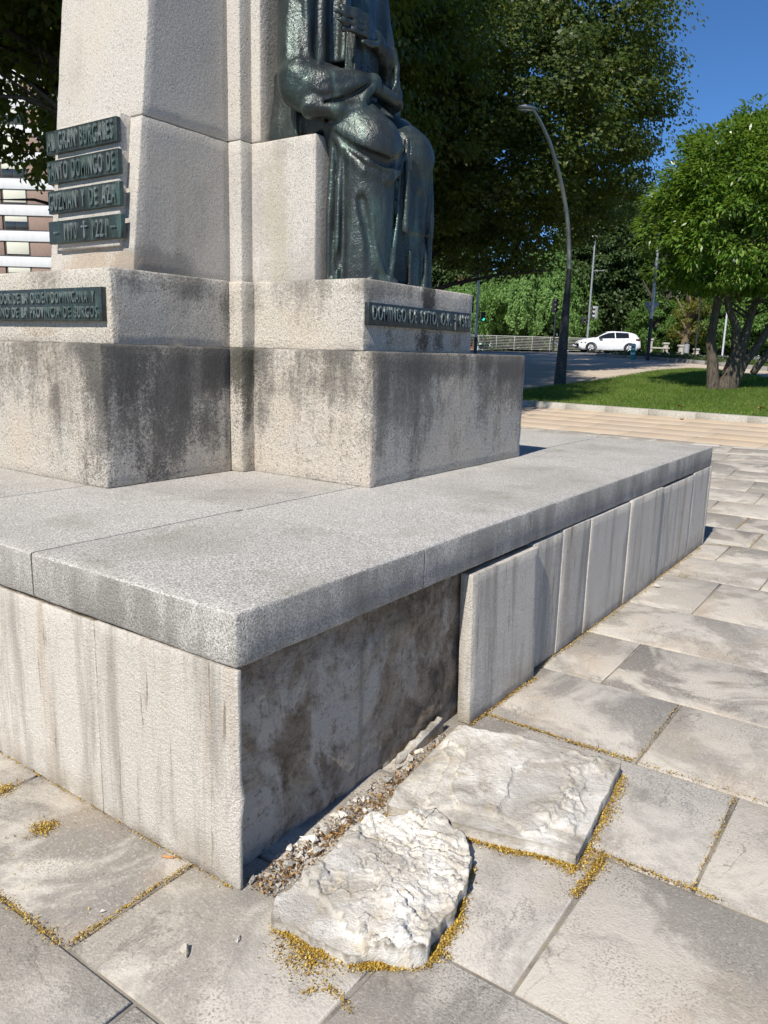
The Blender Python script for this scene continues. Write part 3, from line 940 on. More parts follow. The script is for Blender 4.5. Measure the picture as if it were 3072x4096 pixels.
# near arm: upper arm, elbow and the great hanging sleeve
S.chain([(2.29, 1.85, 3.50, .115), (2.235, 1.80, 3.10, .115), (2.215, 1.765, 2.97, .125)], .03)
S.chain([(2.215, 1.765, 2.97, .125), (2.29, 1.66, 2.925, .132), (2.40, 1.54, 2.95, .105), (2.485, 1.475, 2.985, .062)], .03)
S.chain([(2.24, 1.70, 2.90, .105), (2.33, 1.58, 2.855, .080), (2.42, 1.49, 2.87, .05)], .03)
S.chain([(2.30, 1.62, 2.90, .07), (2.43, 1.475, 2.91, .045)], .02)
S.chain([(2.475, 1.450, 3.005, .030), (2.440, 1.445, 2.92, .022), (2.385, 1.450, 2.795, .024)], .02)
S.chain([(2.385, 1.450, 2.79, .024), (2.30, 1.54, 2.775, .05), (2.22, 1.66, 2.80, .06)], .03)
S.chain([(2.50, 1.425, 2.97, .012), (2.475, 1.42, 2.90, .020), (2.43, 1.43, 2.83, .012)], .012, 's')
S.chain([(2.115, 1.70, 2.955, .014), (2.20, 1.60, 2.865, .018), (2.31, 1.50, 2.895, .016), (2.40, 1.455, 2.955, .014)], .02)
S.chain([(2.17, 1.66, 2.80, .020), (2.28, 1.54, 2.775, .024), (2.38, 1.475, 2.825, .020), (2.485, 1.435, 2.965, .016)], .018)
S.chain([(2.235, 1.575, 2.80, .012), (2.33, 1.485, 2.845, .016), (2.44, 1.42, 2.955, .010)], .010, 's')
S.chain([(2.335, 1.50, 2.79, .014), (2.40, 1.455, 2.83, .012), (2.47, 1.43, 2.93, .010)], .012)
S.chain([(2.13, 1.72, 3.06, .012), (2.23, 1.64, 3.065, .016), (2.33, 1.60, 3.06, .012)], .015)
# near hand in the lap (holding the foot of the book) and its wrist
S.chain([(2.50, 1.475, 2.95, .045), (2.585, 1.44, 2.925, .042), (2.66, 1.43, 2.905, .036)], .02)
for q in range(4):
    S.chain([(2.64, 1.405 + .022 * q, 2.93 - .014 * q, .017), (2.70, 1.41 + .022 * q, 2.905 - .012 * q, .016), (2.735, 1.425 + .022 * q, 2.885 - .010 * q, .014)], .006)
# far sleeve falling from the raised wrist, with its rim
S.chain([(2.93, 1.70, 3.08, .10), (2.80, 1.60, 3.14, .085), (2.69, 1.535, 3.215, .066)], .03)
S.box((2.70, 1.545, 2.90), (2.97, 1.66, 3.14), .03, .04, rz=.35)
S.chain([(2.695, 1.475, 3.255, .018), (2.735, 1.470, 3.18, .019), (2.728, 1.470, 3.07, .017), (2.690, 1.468, 2.985, .018), (2.63, 1.47, 2.945, .015)], .012)
S.chain([(2.62, 1.49, 2.94, .014), (2.618, 1.49, 3.01, .020), (2.625, 1.50, 3.045, .012)], .01)
S.chain([(2.66, 1.50, 3.10, .032), (2.65, 1.50, 3.02, .028)], .012, 's')
# raised hand: palm, wrist, four unequal fingers and a thumb, resting on the book
S.chain([(2.67, 1.53, 3.235, .046), (2.58, 1.505, 3.262, .044)], .03)
S.chain([(2.58, 1.505, 3.265, .044), (2.475, 1.495, 3.285, .040)], .03, sq=(1, 1.35, .82))
tips = [(2.235, 3.338, .068), (2.205, 3.305, .056), (2.222, 3.270, .056), (2.262, 3.236, .06)]
for q, (tx, tz, b_) in enumerate(tips):
    kz = 3.332 - .031 * q
    S.chain([(2.485, 1.49, kz - .006, .0195), (2.415, 1.468, kz + .006, .0190), (2.33, 1.476, (kz + tz) / 2 + .006, .0175), (tx, 1.505, tz, .0145)], .006)
S.chain([(2.53, 1.475, 3.235, .022), (2.45, 1.452, 3.205, .019), (2.375, 1.458, 3.198, .0155)], .008)
# lap folds
S.chain([(2.33, 1.70, 2.80, .018), (2.44, 1.57, 2.872, .022), (2.54, 1.47, 2.855, .018), (2.60, 1.38, 2.79, .012)], .02)
S.chain([(2.655, 1.34, 2.78, .022), (2.655, 1.55, 2.86, .03)], .02, 's')
S.chain([(2.30, 1.62, 2.745, .014), (2.42, 1.62, 2.84, .013)], .012, 's')
# swag below the near knee: thigh cloth above, dark hollow, lower lip
S.chain([(2.315, 1.58, 2.70, .012), (2.325, 1.48, 2.645, .022), (2.375, 1.375, 2.585, .030), (2.465, 1.305, 2.570, .030), (2.56, 1.295, 2.61, .018)], .035)
S.chain([(2.305, 1.56, 2.665, .006), (2.298, 1.47, 2.590, .022), (2.350, 1.345, 2.520, .036), (2.45, 1.272, 2.500, .034), (2.545, 1.258, 2.545, .020), (2.605, 1.27, 2.615, .005)], .008, 's')
S.chain([(2.325, 1.585, 2.66, .012), (2.318, 1.50, 2.56, .020), (2.352, 1.38, 2.463, .028), (2.45, 1.300, 2.435, .028), (2.55, 1.288, 2.480, .020), (2.615, 1.298, 2.58, .014)], .014)
# V of stretched cloth over the near shin
S.chain([(2.335, 1.47, 2.46, .010), (2.362, 1.375, 2.22, .014), (2.415, 1.315, 2.02, .016), (2.455, 1.300, 1.90, .020)], .022)
S.chain([(2.605, 1.312, 2.50, .010), (2.578, 1.305, 2.25, .014), (2.54, 1.300, 2.02, .014), (2.515, 1.300, 1.92, .014)], .018)
S.chain([(2.49, 1.27, 2.36, .020), (2.49, 1.262, 2.15, .026), (2.485, 1.265, 1.98, .018)], .03, 's')
S.box((2.44, 1.268, 1.875), (2.545, 1.36, 1.935), .012, .02, rz=.4)
S.chain([(2.33, 1.385, 2.33, .03), (2.355, 1.335, 2.10, .03), (2.36, 1.31, 1.95, .03)], .016, 's')
# scapular edge beside the gap, the gap itself
S.chain([(2.638, 1.293, 2.66, .018), (2.640, 1.285, 2.45, .021), (2.637, 1.285, 2.205, .022)], .010)
S.chain([(2.685, 1.245, 2.62, .018), (2.682, 1.27, 2.3, .030), (2.682, 1.275, 1.86, .030)], .014, 's')
S.chain([(2.815, 1.225, 2.56, .020), (2.81, 1.262, 2.4, .055), (2.80, 1.268, 2.1, .060), (2.785, 1.268, 1.86, .045)], .010, 's')
S.chain([(2.955, 1.345, 2.62, .020), (2.965, 1.325, 2.3, .026), (2.96, 1.325, 1.88, .030)], .008)
S.chain([(2.855, 1.31, 2.25, .010), (2.885, 1.297, 2.05, .016), (2.875, 1.297, 1.88, .02)], .008)
S.chain([(2.72, 1.30, 2.1, .012), (2.735, 1.305, 1.88, .02)], .008)
# tumbling folds by the seat
for (x, y, zt, zb, r) in ((2.325, 1.60, 2.66, 1.87, .026), (2.318, 1.535, 2.60, 1.87, .028), (2.335, 1.465, 2.44, 1.87, .022)):
    S.chain([(x + .02, y, zt, r * .8), (x, y, (zt + zb) / 2, r), (x + .005, y - .01, zb, r * 1.15)], .012)
for (x, y, r) in ((2.300, 1.568, .014), (2.305, 1.50, .018)):
    S.chain([(x, y, 2.56, r * .6), (x, y, 2.2, r), (x, y, 1.86, r)], .010, 's')
S.chain([(2.295, 1.47, 2.14, .022), (2.29, 1.53, 2.0, .03), (2.30, 1.57, 1.93, .02)], .014, 's')
# hem folds and a foot under the near shin
S.ell((2.50, 1.285, 1.895), (.04, .05, .03), .01)
# head in a hood (above the photograph's edge)
S.chain([(2.66, 1.84, 3.75, .085), (2.66, 1.82, 3.92, .085)], .05)
S.ell((2.66, 1.80, 4.03), (.105, .135, .155), .03)
S.ell((2.66, 1.90, 3.80), (.20, .16, .10), .06)
S.chain([(2.66, 1.675, 4.06, .012), (2.66, 1.650, 4.00, .018)], .012)
S.chain([(2.60, 1.685, 4.075, .016), (2.72, 1.685, 4.075, .016)], .015)
for sx in (-1, 1):
    S.ell((2.66 + sx * .045, 1.675, 4.045), (.022, .014, .012), .01, 's')
    S.chain([(2.66 + sx * .105, 1.82, 4.06, .018), (2.66 + sx * .105, 1.81, 4.0, .012)], .01)
S.chain([(2.63, 1.682, 3.945, .009), (2.69, 1.682, 3.945, .009)], .006, 's')
# cloth surface: vertical flutes on the lower robe, finer hammering everywhere
sl, g = S.sub((2.0, 1.1, 1.85), (3.16, 2.14, 4.36))
gx_, gy_, gz_ = np.meshgrid(*S.ax, indexing='ij')
near = np.abs(S.d) < .06
P = np.stack([gx_[near], gy_[near], gz_[near]], 1)
# sharp pleats: sawtooth along the cloth's width, drifting with height
uu = (P[:, 0] - P[:, 1]) * 11 + .35 * np.sin(P[:, 2] * 4 + P[:, 0] * 9) + .5 * fbm(P * [4, 4, 1.5], 70, 2)
pl = np.abs(uu - np.floor(uu) - .5) * 2 - .5
low = sstep(2.5, 2.2, P[:, 2])
side = sstep(1.40, 1.48, P[:, 1]) + sstep(2.72, 2.78, P[:, 0]) * .8 + .25
amp = .020 * low * np.clip(side, 0, 1)
up = sstep(2.95, 3.2, P[:, 2])
S.d[near] += (amp * pl * .5 + .006 * up * pl + .003 * fbm(P * [17, 17, 2.2], 71, 3) + .0016 * fbm(P * 34, 77, 2)).astype(np.float32)
# the scapular stops above the hem on the far side
far = near & (gx_ > 2.72) & (gy_ < 1.40) & (gz_ > 2.205)
S.d[far] -= .005
S.d[gy_ > 2.083] = np.maximum(S.d[gy_ > 2.083], .01)
S.d[(gz_ < JZ + .001) & (gy_ > 1.655)] = np.maximum(S.d[(gz_ < JZ + .001) & (gy_ > 1.655)], .004)
S.d[gz_ < Z3 - .001] = np.maximum(S.d[gz_ < Z3 - .001], .004)
V, F = S.mesh()
# the lap and knees ride a little higher, the trunk sits a little further from the shaft's corner
wy = np.maximum(sstep(1.78, 1.60, V[:, 1]), sstep(2.85, 3.0, V[:, 2]))
V[:, 2] += .038 * sstep(2.25, 2.6, V[:, 2]) * wy * (1 - 1.5 * sstep(2.9, 3.15, V[:, 2]))
V[:, 0] += .035 * sstep(2.78, 3.0, V[:, 2])
del gx_, gy_, gz_, near, far, P
stat = pempty('bronze_statue', (2.66, 1.6, Z3), 'dark green bronze seated friar in heavy robes holding a book, on the plinth', 'statue')
kid('robed_figure', V, F, stat, MAT['bronze'])
# the book: covers, page block, title
R_ = Matrix.Rotation(math.radians(4), 4, 'Z')
bk_ = link('book', (lambda m: m)(mesh_np('book', *(lambda q: (q[0] - np.array([.125, .03, 0]), q[1]))(rbox(0, .25, 0, .012, 0, .335, r=.003, cell=.1)))), MAT['bronze'], stat, np.array((2.525, 1.545, 2.925)) - np.array(stat['_org']), (0, math.radians(3), math.radians(4)))
def bpart(nm, x0, x1, y0, y1, z0, z1, mat=None):
    V, F = rbox(x0, x1, y0, y1, z0, z1, r=.002, cell=.1)
    link(nm, mesh_np(nm, V, F), mat or MAT['bronze'], bk_)
bpart('back_cover', -.125, .125, .028, .04, 0, .335)
V = []; F = []; n_ = 0
for q in range(9):     # leaves of the page block, seen on the fore-edge
    a, f = rbox(-.118 + .003 * (q % 2), .12, -.017 + .005 * q, -.0125 + .005 * q, .008, .327, r=.001, cell=0)
    V.append(a); F.append(f + n_); n_ += len(a)
link('pages', mesh_np('pages', np.concatenate(V), np.concatenate(F)), MAT['bronze'], bk_)
for txt, xo in (('DE IVSTICIA', -.04), ('ET IVRE', .03)):
    for w, m, x_ in text_words(txt, .19 if xo < 0 else .12, .028, .003):
        link('title_lettering', m, MAT['bronze'], bk_, (xo, -.0295, .06 + x_), (math.radians(90), math.radians(-90), 0))

# ------------------------------------------------------------------ fallen facing slabs (broken face up)
def radial_slab(name, poly, cen, h_fn, label, seed, edge_j=.006, nr=84, na=330, tilt=(0, 0)):
    """solid slab: radial grid to an irregular outline, rough top, near-vertical broken sides"""
    poly = np.array(poly, float); cen = np.array(cen, float)
    per = np.roll(poly, -1, 0) - poly
    L = np.linalg.norm(per, axis=1); cum = np.r_[0, np.cumsum(L)]
    s = np.linspace(0, cum[-1], na, endpoint=False)
    k = np.searchsorted(cum, s, 'right') - 1
    B = poly[k] + per[k] * ((s - cum[k]) / L[k])[:, None]
    en = np.stack([per[k][:, 1], -per[k][:, 0]], 1) / L[k][:, None]
    B = B + en * (edge_j * fbm(np.c_[B * 13, np.zeros(na)], seed, 4, .6))[:, None]
    rad = np.linspace(0, 1, nr + 1)[1:] ** .9
    V = [np.r_[cen, h_fn(cen[None])[0]][None]]
    for r_ in rad:
        p = cen + (B - cen) * r_
        V.append(np.c_[p, h_fn(p)])
    top = V[-1][:, 2]
    for q, f in ((1, .66), (2, .33), (3, 0.0)):
        off = en * (.008 * fbm(np.c_[B * 11, np.full(na, q * 1.3)], seed + 3, 3))[:, None]
        V.append(np.c_[B + off, np.maximum(top * f, .0015)])
    Vv = np.concatenate(V)
    F4, F3 = [], []
    idx = lambda ring, a: 1 + ring * na + a % na
    for a in range(na): F3.append((0, idx(0, a), idx(0, a + 1)))
    for r_ in range(nr + 2):
        for a in range(na): F4.append((idx(r_, a), idx(r_ + 1, a), idx(r_ + 1, a + 1), idx(r_, a + 1)))
    o = np.array([cen[0], cen[1], 0])
    me = mesh_np(name, Vv - o, [np.array(F4), np.array(F3)], False)
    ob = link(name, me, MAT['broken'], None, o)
    return tag(ob, label, 'stone slab', 'fallen facing slabs')

def inside_dist(p, poly):
    poly = np.array(poly)
    d = np.full(len(p), 9.)
    for a, b in zip(poly, np.roll(poly, -1, 0)):
        ab = b - a
        t = np.clip(((p - a) @ ab) / (ab @ ab), 0, 1)
        d = np.minimum(d, np.linalg.norm(p - a - t[:, None] * ab, axis=1))
    return d

slabA = [(1.185, -.025), (1.283, -.655), (.685, -.722), (.672, -.63), (.60, -.36), (.548, -.125), (.66, -.085)]
slabB = [(.025, -.120), (.12, -.125), (.205, -.135), (.40, -.105), (.49, -.094), (.492, -.185), (.615, -.272), (.562, -.375), (.485, -.478), (.36, -.515), (.262, -.548), (.135, -.556), (.085, -.552), (-.012, -.430), (-.045, -.172)]
def strata(p, seed, f1, cuts):
    """cleft stone: a few flat ledges with crisp, ragged edges"""
    q = np.c_[p, np.zeros(len(p))]
    n = fbm(q * f1, seed, 2, .4) + .13 * fbm(q * 11, seed + 1, 3, .55)
    n = n + .05 * np.sign(vnoise(q * 26, seed + 3)) * np.abs(vnoise(q * 9, seed + 2))
    lev = 0
    for t in cuts: lev = lev + sstep(t - .004, t + .004, n)
    rough = sstep(.0, .2, fbm(q * 3.4, seed + 6, 3))
    fine = .0012 * fbm(q * 60, seed + 2, 3) + .0045 * rough * sstep(.06, .09, fbm(q * 15, seed + 4, 3, .55)) + .0012 * fbm(q * 9, seed + 8, 2)
    torn = fbm(q * 10, seed + 12, 4, .6)
    fine = fine + rough * .0035 * (sstep(-.12, -.09, torn) + sstep(.02, .05, torn) + sstep(.16, .19, torn)) + .0016 * rough * fbm(q * 32, seed + 15, 3)
    return lev, fine
def hA(p):
    z0 = np.zeros(len(p))
    lev, fine = strata(p, 5, 2.6, (-.20, .10))
    d = inside_dist(p, slabA)
    w = .05 * fbm(np.c_[p * 9, z0], 8, 3)
    rim = np.maximum(sstep(.05, .054, d + w), sstep(.95, 1.0, p[:, 0] + .2 * p[:, 1]) * sstep(.02, .024, d + w))
    arc = (p[:, 1] + .40) + 1.6 * (p[:, 0] - .95) ** 2 + .11 * fbm(np.c_[p * 6, z0], 12, 4)
    inner = sstep(.003, -.003, arc)
    return .046 + rim * (.011 * lev + .004) + fine * (.15 + rim) - .010 * inner * rim
def hB(p):
    z0 = np.zeros(len(p))
    lev, fine = strata(p, 37, 3.0, (-.22, .02, .26))
    low = sstep(.038, .043, (p[:, 0] + .045) * .75 + (p[:, 1] + .43) * -.15 - .02 + .06 * fbm(np.c_[p * 9, z0], 17, 3))
    ln = np.abs((p[:, 0] - .43) * .93 - (p[:, 1] + .33) * -.36 + .02 * fbm(np.c_[p * 8, z0], 19, 3))
    return .032 + low * (.0105 * lev + .010) + 1.2 * fine * (.1 + 1.1 * low) - .020 * sstep(.005, .002, ln) * low
radial_slab('fallen_slab', slabA, (.92, -.37), hA, 'squarish broken white stone slab lying face down below the leaning panel', 3, .008)
radial_slab('fallen_slab', slabB, (.27, -.31), hB, 'irregular broken cream stone slab lying nearest the bare corner of the platform', 9, .024)
# thin upright sliver of plaster still stuck to the wall foot
sl_pts = [(.84, 0.0), (1.16, 0.0), (1.165, .060), (1.14, .070), (1.12, .058), (1.09, .066), (1.05, .05), (1.02, .056), (.98, .04), (.94, .046), (.90, .026), (.86, .03)]
V = [(x, .048, z + .004) for x, z in sl_pts] + [(x, .030, z * .97 + .004) for x, z in sl_pts]
n_ = len(sl_pts)
F = [tuple(range(n_))[::-1], tuple(range(n_, 2 * n_))] + [(i, (i + 1) % n_, n_ + (i + 1) % n_, n_ + i) for i in range(n_)]
m_ = MB().add(V, F)
kid('plaster_remnant', np.concatenate(m_.V), [np.array(v) for v in m_.F.values()], plat, MAT['broken'], False)
# ------------------------------------------------------------------ rubble chips, each a stone of its own
def chip_mesh(seed):
    r = np.random.default_rng(seed)
    import bmesh
    bm = bmesh.new()
    pts = r.normal(size=(11, 3)) * [1, .7, .42]
    pts /= np.maximum(1, np.abs(pts).max(0) / [1, .75, .5])
    for p in pts: bm.verts.new(p)
    bmesh.ops.convex_hull(bm, input=bm.verts)
    for v in [v for v in bm.verts if not v.link_faces]: bm.verts.remove(v)
    zmin = min(v.co.z for v in bm.verts)
    for v in bm.verts: v.co.z -= zmin
    me = bpy.data.meshes.new('stone_chip'); bm.to_mesh(me); bm.free()
    me.materials.append(MAT['broken'])
    return me
chips = [chip_mesh(900 + i) for i in range(9)]
cr = random.Random(12)
lab = 'small broken white stone chip in the rubble along the foot of the bare wall'
for i in range(105):
    x = cr.uniform(.05, 1.17)
    if cr.random() < .5: x = cr.uniform(.05, .55)
    y = .03 - abs(cr.gauss(0, .05)) - .01
    if x > .12 and y < -.095: y = cr.uniform(-.09, .02)
    sz = cr.choice([.006, .008, .009, .011, .014, .018, .023]) * cr.uniform(.8, 1.2)
    o = link('stone_chip', cr.choice(chips), None, None, (x, y, .001), (cr.uniform(-.25, .25), cr.uniform(-.25, .25), cr.uniform(0, 6.28)))
    o.scale = (sz, sz, sz)
    tag(o, lab, 'stone chip', 'stone chips along the bare wall')
for (x, y, sz, lb) in ((-.275, .235, .010, 'tiny white stone chip alone on the paving left of the platform corner'),
                       (-.128, -.125, .012, 'small white stone chip alone on the paving in front of the platform corner'),
                       (-.235, -.055, .024, 'rounded grey lump of mortar alone on the front paving slab'),
                       (3.80, -.045, .035, 'pale stone chip on the paving at the foot of the far panels'),
                       (4.02, -.03, .016, 'smallest pale stone crumb at the foot of the far panels')):
    o = link('stone_chip', chips[int(sz * 1000) % 9], None, None, (x, y, .0), (0, 0, sz * 300)); o.scale = (sz, sz, sz)
    tag(o, lb, 'stone chip', 'single chips on the paving')

# ------------------------------------------------------------------ yellow blossom litter (uncountable)
def flakes(name, pts, size, mat, label, cat=None, zr=(.001, .008), tiltamp=.5, seed=1):
    r = np.random.default_rng(seed)
    n = len(pts)
    a = r.uniform(0, 6.283, n); s = size * (.35 + 1.3 * r.random(n) ** 2)
    u = np.stack([np.cos(a), np.sin(a), r.normal(0, tiltamp, n)], 1) * s[:, None]
    w = np.stack([-np.sin(a), np.cos(a), r.normal(0, tiltamp, n)], 1) * (s * r.uniform(.3, .7, n))[:, None]
    c = np.c_[pts[:, :2], pts[:, 2] + r.uniform(*zr, n) + np.abs(u[:, 2]) * .6]
    V = np.stack([c - u * .5, c + w * .5 , c + u * .5, c - w * .5], 1).reshape(-1, 3)
    F = np.arange(4 * n).reshape(-1, 4)
    o = link(name, mesh_np(name, V, F, False), mat)
    return tag(o, label, cat, None, 'stuff')
def along(poly, n, wdt, r, side=1, lo=0):
    poly = np.array(poly, float)
    seg = poly[1:] - poly[:-1]; L = np.linalg.norm(seg, axis=1)
    k = r.choice(len(seg), n, p=L / L.sum()); t = r.random(n)
    nrm = np.stack([seg[k][:, 1], -seg[k][:, 0]], 1) / L[k][:, None]
    p = poly[k] + seg[k] * t[:, None]
    clump = np.clip(.35 + 1.1 * fbm(np.c_[p * 7, np.zeros(n)], 41, 3), .05, 1.4)
    off = lo + np.abs(r.normal(0, 1, n)) * wdt * clump
    p = p + nrm * (side * off)[:, None]
    return np.c_[p, np.zeros(n)]
r_ = np.random.default_rng(5)
yl = []
A_, B_ = slabA, slabB
yl += [along([A_[2], A_[3], A_[4], A_[5]], 4200, .030, r_, -1, -.004), along([A_[1], A_[2]], 1600, .022, r_, -1, -.003)]
yl += [along([B_[6], B_[7], B_[8], B_[9], B_[10], B_[11]], 2200, .022, r_, -1, -.003), along([B_[11], B_[12], B_[13]], 2600, .024, r_, -1, -.003), along([B_[13], B_[14]], 1600, .030, r_, -1, -.003)]
yl += [np.c_[r_.normal(-.055, .035, 1000), r_.normal(-.30, .045, 1000), np.zeros(1000)]]
yl += [along([(1.40, -.02), (1.405, -.66)], 900, .010, r_, 1, -.012), along([(1.41, -.67), (2.03, -.67)], 160, .007, r_, 1, -.007), along([(1.41, -.68), (1.42, -1.3)], 160, .006, r_, 1, -.008)]
yl += [along([(.79, -.70), (.79, -1.1)], 420, .007, r_, 1, -.008), along([(.15, -.50), (.15, -.60)], 120, .012, r_, 1, -.008), along([(.56, -.77), (.80, -.77)], 700, .030, r_, 1, -.012)]
yl += [along([(1.28, -.03), (1.9, -.035)], 700, .012, r_, 1, -.004), along([(1.9, 0), (5.2, -.002)], 1900, .022, r_, 1, .0), along([(.80, -1.03), (1.41, -1.03)], 140, .006, r_, 1, -.006)]
yl += [along([(0, .02), (0, 1.3)], 420, .004, r_, -1, .0), along([(-.405, .195), (-.01, .195)], 420, .006, r_, 1, -.006), along([(-.405, .22), (-.405, .62)], 420, .010, r_, 1, -.008)]
yl += [np.c_[r_.normal(-.16, .020, 420), r_.normal(.70, .018, 420), np.zeros(420)], np.c_[r_.normal(-.13, .03, 420), r_.normal(1.0, .015, 420), np.zeros(420)]]
yl += [np.c_[r_.uniform(-.4, 0, 60), r_.uniform(.2, 1.0, 60), np.zeros(60)], along([(-.16, -.37), (-.10, -.42), (-.13, -.50)], 160, .006, r_, 1)]
yl += [along([(5.5, -.33), (6.1, -.33)], 160, .008, r_, 1, -.008), along([(6.15, -.09), (6.8, -.09)], 160, .008, r_, 1, -.008), along([(5.33, -.01), (5.46, -.35)], 240, .010, r_, 1), np.c_[r_.normal(4.2, .05, 90), r_.normal(-.14, .03, 90), np.zeros(90)]]
yl += [along([(7.5, -.5), (8.1, -.5)], 160, .01, r_, 1)]
flakes('blossom_litter', np.concatenate(yl + [y + r_.normal(0, .006, y.shape) * [1, 1, 0] for y in yl] + [y + r_.normal(0, .010, y.shape) * [1, 1, 0] for y in yl]), .0050, m_flakes('yellow_blossom', [(0, (.08, .05, .02)), (.3, (.25, .14, .025)), (.6, (.46, .28, .035)), (.85, (.60, .42, .07)), (1, (.60, .52, .28))]), 'drifts of dry yellow blossom around the fallen slabs and in the joints')
n = 3600
xx = r_.uniform(.03, 1.2, n)
pts = np.c_[xx, -.045 + r_.normal(0, .030, n), np.zeros(n)]
pts = pts[(pts[:, 1] < .05)]
flakes('leaf_litter', pts, .009, m_flakes('brown_litter', [(0, (.05, .03, .018)), (.4, (.16, .085, .03)), (.8, (.32, .17, .05)), (1, (.55, .38, .16))]), 'brown leaf litter between the bare wall and the fallen slabs', zr=(.001, .012), seed=4)
# grit among the rubble
pts = np.c_[r_.uniform(.03, 1.2, 2600), -.02 + r_.normal(0, .045, 2600), np.zeros(2600)]
flakes('stone_grit', pts[pts[:, 1] < .055], .006, m_flakes('grit', [(0, (.25, .23, .20)), (.5, (.5, .47, .42)), (1, (.74, .71, .65))]), 'fine pale grit at the foot of the bare wall', zr=(.001, .006), seed=6)
# a stub of orange paper and a dead leaf
mb = MB().tube([(0, 0, .004), (.035, 0, .004)], .0038, 8)
o = link('cigarette_end', mb.mesh('cigarette_end', True), plain('orange_paper', (.55, .26, .10), .8), None, (-.012, .262, .0), (0, 0, 2.0))
tag(o, 'orange cigarette end against the foot of the sunlit panels', 'cigarette end')

# ------------------------------------------------------------------ lawn, kerbs, road
K0, K1 = np.array([14.0, -1.55]), np.array([15.75, 7.35])     # front kerb line
kd = (K1 - K0) / np.linalg.norm(K1 - K0); kn = np.array([kd[1], -kd[0]])
back = [(18.9, 8.05), (20.5, 7.86), (22.9, 7.4), (25.9, 7.25), (28.3, 7.05), (29.6, 6.3), (29.3, 5.3), (27.6, 4.2), (25.5, 2.9), (24.2, .5), (23.6, -3.0)]
lawn_poly = [tuple(K0 + kn * .14), tuple(K1 + kn * .14)] + [(17.0, 8.2)] + back + [(14.4, -3.2)]
def m_grass():
    b = NB('grass_soil')
    n = b.noise(3, 6)
    c = b.ramp(n, (.3, (.05, .10, .014)), (.55, (.085, .16, .022)), (.75, (.12, .20, .035)))
    return b.fin(c, .95, b.bump(b.noise(60, 4), .6, .02), spec=.1)
lawn = poly_sheet('lawn', lawn_poly, m_grass(), .10)
kerb_mat = plain('kerb_granite', (.40, .38, .33), .9, 0, .2, .2, 30)
def kerb_run(pts, parent, w=.14, h=.125, seg=1.0, mat=kerb_mat):
    for a, b in zip(pts[:-1], pts[1:]):
        a, b = np.array(a), np.array(b)
        L = np.linalg.norm(b - a); k = max(1, int(round(L / seg)))
        d = (b - a) / L; n = np.array([d[1], -d[0]])
        for i in range(k):
            p, q = a + d * (L * i / k + .003), a + d * (L * (i + 1) / k - .003)
            prism_obj('kerb_stone', [tuple(p), tuple(p + n * w), tuple(q + n * w), tuple(q)], -.05, h, mat, parent, .012)
kerb_run([K0, K1], lawn)
kerb_run([tuple(K1), (17.0, 8.2)] + back[:1], lawn, h=.10)
kerb_run([back[0]] + back[1:], lawn, .10, .105, 1.2)
def in_poly(p, poly):
    x, y = p[:, 0], p[:, 1]; c = np.zeros(len(p), bool)
    for (x1, y1), (x2, y2) in zip(poly, poly[1:] + poly[:1]):
        if y1 == y2: continue
        m = ((y1 > y) != (y2 > y)) & (x < (x2 - x1) * (y - y1) / (y2 - y1) + x1)
        c ^= m
    return c
def blades(name, poly, n, hgt, wid, dz, mat, label, seed, near=None):
    r = np.random.default_rng(seed)
    lo, hi = np.min(poly, 0), np.max(poly, 0)
    p = r.uniform(lo, hi, (n, 2))
    p = p[in_poly(p, poly)]
    n = len(p)
    base = np.c_[p, terr(p[:, 0], p[:, 1]) + dz]
    a = r.uniform(0, 6.283, n)
    h = hgt * r.uniform(.5, 1.3, n)
    w = np.stack([np.cos(a), np.sin(a), np.zeros(n)], 1) * (wid * r.uniform(.6, 1.3, n))[:, None]
    lean = np.stack([r.normal(0, .5, n), r.normal(0, .5, n), np.ones(n)], 1) * h[:, None]
    V = np.stack([base - w, base + w, base + lean], 1).reshape(-1, 3)
    o = link(name, mesh_np(name, V, np.arange(3 * n).reshape(-1, 3), False), mat)
    return tag(o, label, None, None, 'stuff')
gm = m_leaf('grass_blades', [(.05, .095, .014), (.10, .175, .022), (.15, .235, .035), (.24, .28, .08), (.36, .32, .14)], .35, (.30, .50, .06), .6, .2)
blades('grass', lawn_poly, 150000, .055, .006, .10, gm, 'short mown green grass of the kerbed lawn', 3)

# forecourt paving beyond the lawn, the road and its far pavement
b_ = NB('forecourt_paving')
br = b_.t.nodes.new('ShaderNodeTexBrick')
b_.set(br.inputs['Vector'], b_.map(b_.pos, (1, 1, 1), rot=(0, 0, .18)))
br.inputs['Scale'].default_value = 1.0; br.inputs['Brick Width'].default_value = 1.1; br.inputs['Row Height'].default_value = .6; br.inputs['Mortar Size'].default_value = .008
br.inputs['Color1'].default_value = (.50, .42, .33, 1); br.inputs['Color2'].default_value = (.58, .48, .37, 1); br.inputs['Mortar'].default_value = (.24, .2, .16, 1)
c_ = b_.mix(b_.ramp(b_.noise(1.4, 5), (.4, 0.), (.7, .5)), br.outputs[0], (.42, .37, .31))
fore_mat = b_.fin(c_, .9, None, 0, .2)
poly_sheet('forecourt', [(15.2, 8.2), (15.6, 30), (36, 34), (44, 22), (40.5, 13.7), (31, 3.4), (28, -4), (23, -4), (20, 6)], fore_mat, .012, step=2.5)
road_mat = plain('asphalt', (.19, .185, .18), .9, 0, .2, .2, 2.0)
far_pave = plain('far_paving', (.46, .43, .39), .9, 0, .2, .12, 1.5)
poly_sheet('road', [(36, 34), (44, 22), (40.8, 13.4), (31.5, 2.8), (30, -8), (50, -8), (53, 12), (48, 26), (44, 40)], road_mat, .004, step=4)
